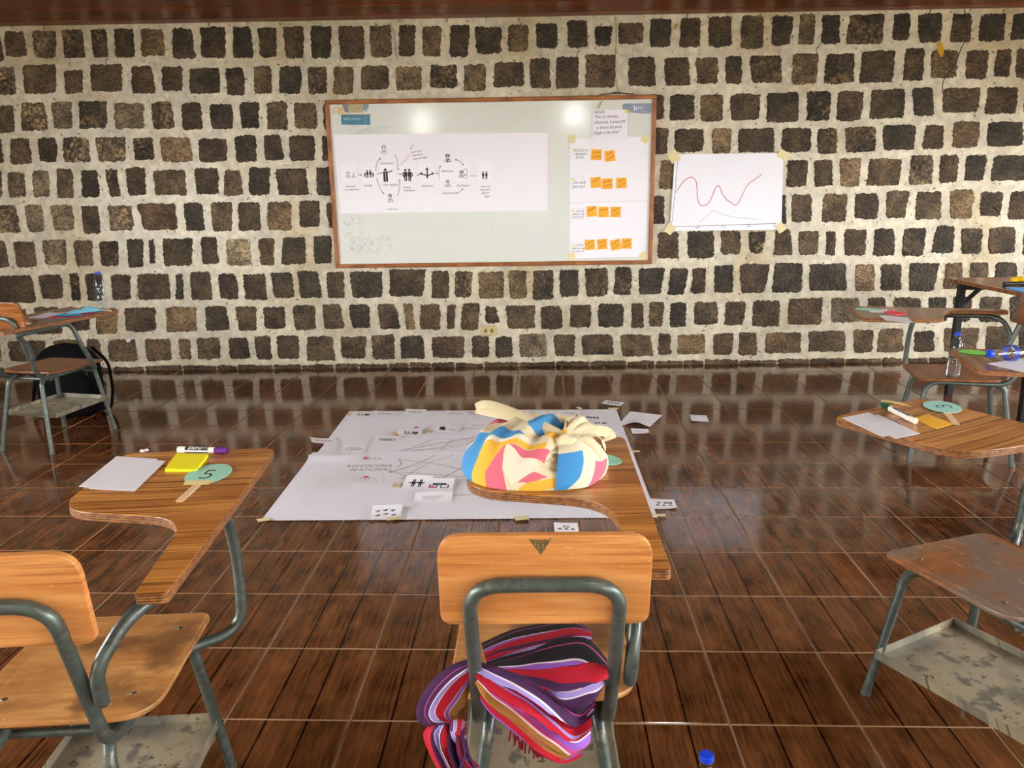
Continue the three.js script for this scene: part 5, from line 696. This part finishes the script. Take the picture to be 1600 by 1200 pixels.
  card('card with a handwritten word near the left edge of the middle tablet', 'text', -0.42, -3.32, 0.01, 0.17, 0.1, { curl: 0.01, side: 1 });
  card('card with many bold arrows at the near edge of the floor poster', 'arrows', -0.605, -3.15, 0.05, 0.13, 0.12, { curl: 0.015, side: 1 });
  card('card hanging over the left edge of the floor poster', 'meeting', -1.12, -4.15, 0.35, 0.14, 0.1, { curl: 0.022 });
  const off = { group: 'cards lying off the floor poster', y: 0.0006, curl: 0.004 };
  card('card with a bold icon lying on the tiles beyond the far right poster corner', 'hands', 0.565, -4.92, -0.4, 0.13, 0.09, off);
  card('card with a presenter and listeners icon on the tiles right of the middle tablet', 'screen', 0.605, -3.245, -0.06, 0.105, 0.115, { ...off, bend: 0.01 });
  card('card with three listeners icon on the tiles just above the middle backrest', 'circle', 0.163, -3.005, 0, 0.1, 0.1, off);
  card('small card with pale writing below the white sheet on the tiles', 'text', 0.655, -4.31, -0.05, 0.1, 0.1, { ...off, bend: 0.008 });
  card('blank white card lying alone on the tiles right of the white sheet', 'plain', 1.045, -4.56, -0.1, 0.105, 0.14, off);
  const M2 = canvasTex(256, 256, (g) => { g.fillStyle = '#f6f6fb'; g.fillRect(0, 0, 256, 256); for (let k = 0; k < 12; k++) line(g, [[30, 40 + k * 15], [60 + (k * 53) % 160, 40 + k * 15]], 2, '#d4d4dc'); });
  const rows = []; for (let i = 0; i <= 6; i++) { const u = i / 6, L = []; for (let j = 0; j <= 6; j++) { const v = j / 6, f = (k) => ([0.654, -4.726][k] * (1 - u) + [0.84, -4.634][k] * u) * (1 - v) + ([0.545, -4.444][k] * (1 - u) + [0.72, -4.38][k] * u) * v; L.push([f(0), 0.0012 + 0.022 * (v ** 4) * Math.sin(Math.PI * clamp(u * 1.4 - 0.3)) + 0.004 * u * v, f(1)]); } rows.push(L); }
  one('letter_sheet', 'white letter-size sheet with a lifted edge on the tiles right of the poster', 'paper', skin(rows, 18, 18), printMat(M2));
}

// ---------------------------------------------------------------- colourful cloth bag on the middle tablet
{
  const cx = 0.02, cz = -1.785, a = 0.172, b = 0.172, Hm = 0.112;
  const M = canvasTex(1024, 1024, (g, W, H) => {
    const Q = (p) => [(p[0] + 1) / 2 * W, (p[1] + 1) / 2 * H], F = (c, pts) => { g.fillStyle = c; g.beginPath(); pts.forEach((p, i) => (i ? g.lineTo(...Q(p)) : g.moveTo(...Q(p)))); g.closePath(); g.fill(); };
    g.fillStyle = '#e4d6b0'; g.fillRect(0, 0, W, H);
    const BL = '#3f8fcb', YE = '#f2b63a', PK = '#e0687e', WH = '#ece4cc';
    F(BL, [[-1, -0.2], [-0.5, 0.12], [-0.12, 0.46], [-0.3, 0.5], [-0.62, 0.34], [-0.72, 0.5], [-0.8, 0.72], [-1, 0.6]]);
    F(YE, [[-0.74, 0.47], [-0.64, 0.43], [-0.3, 0.555], [0.16, 0.62], [0.12, 0.71], [-0.1, 0.66], [-0.38, 0.61], [-0.5, 0.66], [-0.62, 0.78], [-0.6, 0.9], [-0.75, 0.9], [-0.82, 0.66]]);
    F(WH, [[-0.6, 0.37], [-0.3, 0.5], [-0.1, 0.49], [0.1, 0.58], [-0.28, 0.548], [-0.66, 0.425]]);
    F(PK, [[-0.5, 0.66], [-0.36, 0.59], [-0.41, 0.72], [-0.43, 0.84], [-0.36, 0.97], [-0.62, 0.9], [-0.64, 0.77]]); F(PK, [[-0.34, 0.62], [-0.05, 0.68], [0.1, 0.7], [0.2, 0.69], [0.12, 0.83], [-0.02, 0.8], [-0.17, 0.745], [-0.28, 0.72]]);
    F(WH, [[-0.36, 0.6], [-0.17, 0.75], [0.02, 0.82], [0.1, 0.9], [-0.12, 0.95], [-0.3, 0.97], [-0.42, 0.84]]);
    F(PK, [[-0.22, 0.965], [-0.02, 0.925], [0.16, 0.945], [-0.05, 0.985]]); F(YE, [[-0.25, 0.99], [0.1, 0.965], [0.4, 0.905], [0.42, 0.96], [0.1, 1.0], [-0.2, 1.0]]);
    F(BL, [[-0.08, 0.26], [-0.1, -0.1], [0.1, -0.3], [0.45, -0.2], [0.55, 0.2], [0.34, 0.12], [0.2, 0.3], [0.08, 0.37]]); F(WH, [[0.08, 0.37], [0.2, 0.3], [0.34, 0.12], [0.56, 0.2], [0.5, 0.24], [0.36, 0.2], [0.24, 0.36], [0.1, 0.44]]); F(YE, [[0.1, 0.44], [0.24, 0.36], [0.36, 0.2], [0.5, 0.24], [0.62, 0.42], [0.3, 0.56]]);
    F(YE, [[-0.6, -0.9], [0.6, -0.9], [0.5, -0.6], [-0.4, -0.5]]); F(PK, [[-0.9, -0.5], [-0.4, -0.5], [-0.2, -0.25], [-0.8, -0.25]]);
    for (let k = 0; k < 2600; k++) { const x = (k * 9301 + 49297) % 233280 / 233280 * W, y = (k * 4561 + 1733) % 71993 / 71993 * H; g.fillStyle = k % 3 ? 'rgba(120,96,50,0.10)' : 'rgba(255,255,250,0.14)'; g.fillRect(x, y, 3 + k % 5, 2 + k % 3); }
    g.strokeStyle = 'rgba(150,120,70,0.16)'; g.lineWidth = 1; for (let k = 0; k < W; k += 5) { g.beginPath(); g.moveTo(k, 0); g.lineTo(k, H); g.stroke(); g.beginPath(); g.moveTo(0, k); g.lineTo(W, k); g.stroke(); }
  });
  const weave = dataTex(256, 256, (u, v) => 127 + 60 * Math.sin(u * 400) * Math.sin(v * 400) + 60 * (fbm(u, v, 30, 30, 2, 1700) - 0.5), false);
  const cloth = (o) => std({ roughness: 0.9, side: THREE.DoubleSide, bumpMap: weave, bumpScale: 0.0006, ...o }), canvasCol = cloth({ color: 0xe2d3aa });
  const t = thing('cloth_bag', 'knotted canvas bag with blue, yellow and pink stripes on the middle tablet', 'bag', [cx, DESK + 0.0003, cz]);
  const crease = (x, z) => -0.016 * Math.exp(-(((x - 0.35 + z * 0.1) / 0.07) ** 2)) * clamp((z + 0.6) / 0.8) - 0.012 * Math.exp(-(((z - 0.86 + 0.12 * x) / 0.035) ** 2)) * clamp(1 - Math.abs(x) * 1.2) - 0.014 * Math.exp(-(((z - 0.3 + 0.5 * (x - 0.1)) / 0.09) ** 2)) * clamp((x + 0.3) * 1.5) * clamp(1.2 - x) + 0.022 * (fbm(x / 4 + 0.5, z / 4 + 0.5, 10, 10, 3, 1800) - 0.5) + 0.006 * Math.sin(14 * x + 9 * z);
  const pos = [], uv = [], idx = [], NA = 120, NR = 44;
  for (let j = 0; j <= NR; j++) for (let i = 0; i <= NA; i++) {
    const th = i / NA * Math.PI * 2, rho = 1 - (1 - j / NR) ** 1.7, c = Math.cos(th), s = Math.sin(th), k = 1 / (Math.abs(c) ** 2.4 + Math.abs(s) ** 2.4) ** (1 / 2.4);
    const x = c * k * rho, z = s * k * rho, h = Hm * Math.max(0, 1 - rho ** 2.6) ** 0.62, f = clamp((1 - rho) * 4);
    pos.push(x * a * (1 + 0.02 * Math.sin(h * 90)), h + crease(x, z) * f, z * b); uv.push((x + 1) / 2, (1 - z) / 2);
  }
  for (let j = 0; j < NR; j++) for (let i = 0; i < NA; i++) { const p = j * (NA + 1) + i, q = p + NA + 1; idx.push(p, p + 1, q, q, p + 1, q + 1); }
  const g = new THREE.BufferGeometry(); g.setAttribute('position', new THREE.Float32BufferAttribute(pos, 3)); g.setAttribute('uv', new THREE.Float32BufferAttribute(uv, 2)); g.setIndex(idx); g.computeVertexNormals();
  { const q = g.attributes.position; for (let i = 0; i < q.count; i++) q.setY(i, Math.max(0.0006, q.getY(i))); g.computeVertexNormals(); }
  mesh('body', g, cloth({ map: M }), t);
  const ribbon = (pts, w, up = V(0, 1, 0), twist = () => 0, n = 40, puff = 0.0015) => { const c = new THREE.CatmullRomCurve3(pts.map((p) => V(...p))), rows = []; for (let i = 0; i <= n; i++) { const u = i / n, p = c.getPoint(u), T = c.getTangent(u), side = V().crossVectors(T, up).normalize().applyAxisAngle(T, twist(u)), nn = V().crossVectors(side, T).normalize(); rows.push([-1, -0.5, 0, 0.5, 1].map((s) => p.clone().addScaledVector(side, s * w(u) / 2).addScaledVector(nn, puff * (1 - s * s)).toArray())); } return skin(rows, n, 8); };
  const P = (x, y, z) => [x - cx, y - DESK, z - cz];
  // strap: a loose loop that rises at the far left and runs across the top to the knot
  mesh('strap', ribbon([P(0.088, 0.812, -1.715), P(0.03, 0.83, -1.765), P(-0.05, 0.846, -1.835), P(-0.1, 0.848, -1.868), P(-0.122, 0.838, -1.87)], (u) => 0.024, V(0, 0.75, 0.66), (u) => 0.25 * Math.sin(u * 4)), canvasCol, t);
  mesh('strap', ribbon([P(-0.121, 0.834, -1.868), P(-0.06, 0.832, -1.832), P(0.0, 0.826, -1.787), P(0.05, 0.814, -1.735), P(0.085, 0.803, -1.71)], (u) => 0.02 + 0.006 * Math.sin(u * 7), V(0, 0.6, 0.8), (u) => -0.2 * Math.sin(u * 5)), canvasCol, t);
  // the gathered mouth and the free strap end over the right side
  const gather = (pts, w0, w1, s) => mesh('gathered_fold', ribbon(pts.map((p) => P(...p)), (u) => mix(w0, w1, u) * (1 + 0.2 * Math.sin(u * 9 + s)), V(0, 0.85, 0.5), (u) => 0.5 * Math.sin(u * 3 + s), 30, 0.003), canvasCol, t);
  gather([[0.09, 0.806, -1.71], [0.112, 0.828, -1.745], [0.135, 0.832, -1.79], [0.15, 0.81, -1.83]], 0.014, 0.03, 0);
  gather([[0.09, 0.804, -1.71], [0.125, 0.822, -1.74], [0.155, 0.82, -1.775], [0.175, 0.792, -1.8]], 0.014, 0.032, 1.4);
  gather([[0.085, 0.804, -1.71], [0.098, 0.826, -1.75], [0.11, 0.836, -1.8], [0.118, 0.82, -1.84]], 0.012, 0.026, 2.6);
  gather([[0.092, 0.8, -1.705], [0.13, 0.81, -1.725], [0.165, 0.8, -1.75], [0.186, 0.77, -1.77]], 0.014, 0.034, 3.3);
  gather([[0.05, 0.788, -1.675], [0.07, 0.8, -1.69], [0.09, 0.8, -1.7], [0.11, 0.79, -1.712]], 0.024, 0.016, 0.6);
  gather([[0.038, 0.783, -1.66], [0.056, 0.79, -1.668], [0.078, 0.79, -1.68], [0.1, 0.783, -1.69]], 0.014, 0.022, 2.0);
  for (const [k, a] of [0.1, 0.45, 0.8, 1.15, 1.5].entries()) gather([[0.09, 0.803, -1.706], [0.09 + 0.03 * Math.sin(a), 0.823 - 0.004 * k, -1.706 - 0.03 * Math.cos(a)], [0.09 + 0.06 * Math.sin(a), 0.83 - 0.01 * k, -1.706 - 0.06 * Math.cos(a)], [0.09 + 0.088 * Math.sin(a), 0.806 - 0.012 * k, -1.706 - 0.09 * Math.cos(a)]], 0.008, 0.017, k * 1.7);
  gather([[0.03, 0.77, -1.645], [0.05, 0.778, -1.652], [0.07, 0.776, -1.66], [0.088, 0.768, -1.668]], 0.012, 0.02, 4.0);
  mesh('strap_end', ribbon([P(0.1, 0.8, -1.705), P(0.135, 0.812, -1.735), P(0.17, 0.808, -1.77), P(0.196, 0.795, -1.785), P(0.2, 0.78, -1.785)], (u) => 0.026 + 0.006 * u, V(0, 0.7, 0.7)), canvasCol, t);
  { const s = new THREE.SphereGeometry(0.021, 18, 14); const q = s.attributes.position; for (let i = 0; i < q.count; i++) { const x = q.getX(i), y = q.getY(i), z = q.getZ(i), k = 1 + 0.25 * Math.sin(x * 260 + y * 130) * 0.5 + 0.2 * (fbm(x * 8 + 0.5, y * 8 + z * 4 + 0.5, 6, 6, 2, 1900) - 0.5); q.setXYZ(i, x * 1.15 * k, y * 0.9 * k, z * k); } s.computeVertexNormals(); s.translate(...P(0.092, 0.803, -1.7)); mesh('knot', s, canvasCol, t); }
  // the corner that falls over the front right, printed blue and pink
  const FM = canvasTex(256, 256, (q, W, H) => { q.fillStyle = '#e0d4b4'; q.fillRect(0, 0, W, H); const F = (c, p) => { q.fillStyle = c; q.beginPath(); p.forEach(([x, y], i) => (i ? q.lineTo(x * W, y * H) : q.moveTo(x * W, y * H))); q.closePath(); q.fill(); }; F('#3f8fcb', [[0.0, 0.28], [0.42, 0.3], [0.36, 0.7], [0.2, 1], [0, 1]]); F('#e0687e', [[0.5, 1], [0.62, 0.48], [0.95, 0.52], [0.86, 0.75], [0.7, 1]]); F('#8fd3b4', [[0.86, 1], [0.92, 0.72], [1, 0.6], [1, 1]]); });
  const flap = [[[0.075, 0.802, -1.69], [0.072, 0.79, -1.66], [0.068, 0.765, -1.632], [0.064, 0.735, -1.615], [0.062, 0.722, -1.61]], [[0.1, 0.812, -1.7], [0.105, 0.797, -1.665], [0.108, 0.77, -1.64], [0.1, 0.74, -1.618], [0.095, 0.723, -1.612]], [[0.125, 0.806, -1.715], [0.135, 0.792, -1.69], [0.142, 0.768, -1.665], [0.14, 0.74, -1.645], [0.135, 0.723, -1.632]], [[0.145, 0.79, -1.735], [0.162, 0.778, -1.72], [0.172, 0.757, -1.705], [0.174, 0.735, -1.69], [0.17, 0.723, -1.68]], [[0.16, 0.78, -1.76], [0.182, 0.766, -1.76], [0.192, 0.748, -1.755], [0.193, 0.73, -1.745], [0.19, 0.722, -1.74]]].map((r) => r.map((p) => P(...p)));
  mesh('flap', skin(flap, 40, 30, (u, v) => [0, 0.008 * (fbm(u * 0.5, v * 0.5, 8, 6, 3, 1950) - 0.5), 0.008 * (fbm(u * 0.5, v * 0.5, 8, 6, 3, 1960) - 0.5)]), cloth({ map: FM }), t);
}

// ---------------------------------------------------------------- striped woven shawl tied round the middle chair's frame
{
  const stripes = (list, s) => canvasTex(512, 512, (g, W, H) => { let tot = 0; list.forEach((k) => (tot += k[1])); let y = 0; for (const [c, w] of list) { const h = w / tot * H; g.fillStyle = c; g.fillRect(0, y, W, h + 1); y += h; } for (let k = 0; k < 9000; k++) { const x = (k * 7919 + s) % 512, yy = (k * 104729 + s * 31) % 51200 / 100; g.fillStyle = k % 2 ? 'rgba(255,230,240,0.07)' : 'rgba(20,0,20,0.10)'; g.fillRect(x, yy, 2 + k % 3, 1); } });
  const PU = '#45204f', BK = '#17101a', RE = '#c00f2a', VI = '#9d62cf', LI = '#a99ae2', WT = '#f3e6ee', OC = '#a3702c', PK = '#d0488e', DR = '#8e0c24';
  const A = stripes([[BK, 10], [PK, 1], [BK, 9], [WT, 0.8], [VI, 5], [WT, 0.8], [RE, 14], [PU, 4], [RE, 8], [PK, 1], [WT, 1], [LI, 4], [WT, 0.8], [PU, 12]], 11);
  const B = stripes([[PU, 9], [PK, 0.8], [PU, 6], [WT, 0.9], [LI, 4.5], [WT, 0.9], [BK, 0.8], [RE, 8], [LI, 1.2], [RE, 8], [DR, 2], [WT, 1], [VI, 4.5], [PK, 2], [WT, 1], [OC, 14], [PK, 0.8], [OC, 2], [RE, 4], [VI, 3.5], [RE, 3]], 23);
  const D = stripes([[PU, 9], [PK, 0.8], [PU, 4], [WT, 0.9], [LI, 5], [WT, 0.9], [RE, 10], [WT, 0.8], [VI, 4], [WT, 0.8], [OC, 9]], 31);
  const E = stripes([[RE, 9], [PU, 3], [WT, 0.8], [LI, 5], [WT, 0.8], [BK, 1], [RE, 7], [PU, 9], [RE, 6]], 47);
  const weave = dataTex(256, 256, (u, v) => 127 + 100 * Math.sin(v * Math.PI * 128) * 0.5 + 50 * (fbm(u, v, 50, 50, 2, 2000) - 0.5), false);
  const wool = (map) => std({ map, roughness: 0.92, side: THREE.DoubleSide, bumpMap: scaled(weave, 2, 2), bumpScale: 0.0006 });
  const t = thing('striped_shawl', 'red and purple striped woven shawl tied round the middle chair frame', 'shawl', [0, 0, 0]);
  const fold = (amp, s, fr) => (u, v) => { const n = fbm(u * 0.35 + 0.1, v * 0.8 + 0.05, 5, fr, 3, s) - 0.5, w = Math.sin(v * fr * 2.2 + u * 3 + s) * 0.35, q = 1 - 2 * Math.abs(((v * fr * 1.1 + 0.55 * u + 0.4 * fbm(u, v, 3, 3, 2, s + 5) + s * 0.13) % 1) - 0.5), k = clamp(6 * Math.min(u, v, 1 - v) + 0.15); return [0.2 * n * amp * k, (n + w) * amp * 0.5 * k, (n * 1.6 + w + 0.9 * (q * q - 0.35)) * amp * k]; };
  mesh('upper_fold', skin(mm([[[-75, 539, -1250], [-67, 555, -1212], [-61, 558, -1195], [-56, 541, -1207], [-52, 509, -1240]], [[-6, 538, -1280], [0, 549, -1230], [5, 549, -1200], [10, 528, -1200], [16, 493, -1220]], [[53, 560, -1290], [55, 560, -1232], [58, 549, -1195], [61, 518, -1187], [66, 473, -1200]], [[106, 561, -1290], [104, 564, -1232], [104, 557, -1195], [107, 530, -1187], [111, 488, -1200]], [[143, 537, -1260], [138, 550, -1222], [136, 550, -1205], [136, 531, -1217], [139, 496, -1250]]]), 60, 40, fold(0.03, 2100, 3)), wool(A), t);
  mesh('front_fold', skin(mm([[[-99, 551, -1240], [-96, 558, -1208], [-94, 552, -1195], [-94, 528, -1208], [-96, 491, -1240]], [[-50, 562, -1200], [-53, 559, -1173], [-57, 543, -1165], [-63, 508, -1183], [-70, 458, -1220]], [[5, 550, -1180], [-3, 545, -1153], [-12, 526, -1145], [-20, 488, -1163], [-30, 434, -1200]], [[54, 520, -1170], [46, 511, -1143], [39, 489, -1135], [32, 446, -1153], [26, 387, -1190]], [[86, 495, -1170], [78, 490, -1143], [72, 470, -1135], [67, 430, -1153], [62, 373, -1190]], [[118, 503, -1200], [110, 497, -1168], [103, 477, -1155], [98, 437, -1168], [95, 381, -1200]]]), 80, 60, fold(0.032, 2200, 4)), wool(B), t);
  mesh('back_fold', skin(mm([[[-89, 520, -1340], [-84, 532, -1301], [-80, 537, -1275], [-76, 530, -1266], [-74, 515, -1270]], [[-31, 524, -1380], [-30, 536, -1334], [-30, 542, -1300], [-29, 537, -1284], [-30, 524, -1280]], [[32, 526, -1400], [31, 540, -1351], [30, 547, -1315], [30, 544, -1296], [30, 534, -1290]], [[89, 531, -1400], [88, 547, -1354], [87, 556, -1320], [88, 554, -1304], [89, 546, -1300]], [[126, 522, -1380], [122, 542, -1339], [120, 554, -1310], [118, 556, -1299], [119, 551, -1300]]]), 50, 30, fold(0.012, 2300, 3)), wool(A), t);
  mesh('tied_loop', skin(mm([[[-108, 558, -1230], [-104, 557, -1211], [-103, 548, -1205], [-102, 527, -1216], [-103, 497, -1240]], [[-141, 549, -1220], [-131, 544, -1206], [-122, 531, -1205], [-115, 506, -1221], [-109, 471, -1250]], [[-176, 525, -1200], [-159, 520, -1194], [-144, 506, -1200], [-130, 479, -1224], [-118, 442, -1260]], [[-196, 484, -1190], [-177, 487, -1184], [-159, 481, -1190], [-144, 462, -1214], [-129, 434, -1250]], [[-184, 454, -1190], [-167, 466, -1179], [-152, 469, -1180], [-139, 458, -1199], [-127, 438, -1230]], [[-142, 445, -1200], [-134, 460, -1184], [-128, 465, -1180], [-123, 457, -1194], [-119, 440, -1220]]]), 60, 30, fold(0.008, 2400, 3)), wool(D), t);
  mesh('hanging_end', skin(mm([[[-174, 448, -1200], [-153, 459, -1185], [-136, 454, -1192], [-120, 432, -1220]], [[-185, 438, -1190], [-161, 450, -1172], [-141, 446, -1175], [-123, 424, -1200]], [[-178, 414, -1180], [-155, 424, -1162], [-136, 417, -1165], [-118, 392, -1190]], [[-155, 354, -1180], [-134, 366, -1162], [-115, 358, -1165], [-97, 332, -1190]]]), 40, 30, fold(0.014, 2500, 4)), wool(E), t);
  const yarn = [PU, DR, PU, PU, '#2e1433'].map((c) => col(new THREE.Color(c), { roughness: 0.95 }));
  [[LI, 0.462, 0.013], [RE, 0.452, 0.015], [PU, 0.443, 0.014], [LI, 0.435, 0.012]].forEach(([c, y, r], k) => { const s = new THREE.SphereGeometry(r + 0.001, 20, 12); s.rotateZ(1.2 + 0.5 * k); s.scale(1.05, 0.6, 0.9); s.rotateX(0.2 - 0.1 * k); s.rotateZ(0.35 - 0.2 * k); s.translate(-0.124 + 0.001 * k, y, -1.178); mesh('knot_wrap', s, k % 2 ? wool(E) : wool(D), t); });
  for (let k = 0; k < 14; k++) { const a = rr(-0.012, 0.012), b = rr(-0.02, 0.022), c = rr(-0.01, 0.01); mesh('tassel_strand', tube([[-0.12 + a * 0.5, 0.452, -1.172 + c], [-0.116 + a, 0.425, -1.163 + c], [-0.11 + b, 0.385 - rr(0, 0.02), -1.168 + c]], 0.0022, 0.02, 5, 0.008), yarn[k % 5], t); }
  for (let k = 0; k < 16; k++) { const f = k / 15, x = mix(-0.03, 0.02, f), y = mix(0.425, 0.385, f); mesh('fringe_strand', tube([[x, y + 0.02, -1.205], [x + rr(-0.004, 0.004), y, -1.21], [x + rr(-0.008, 0.008), y - rr(0.015, 0.03), -1.215]], 0.0018, 0.01, 5, 0.008), yarn[1], t); }
}

scene.traverse((o) => { if (o.isLight) o.castShadow = true; });
renderer.render(scene, camera);
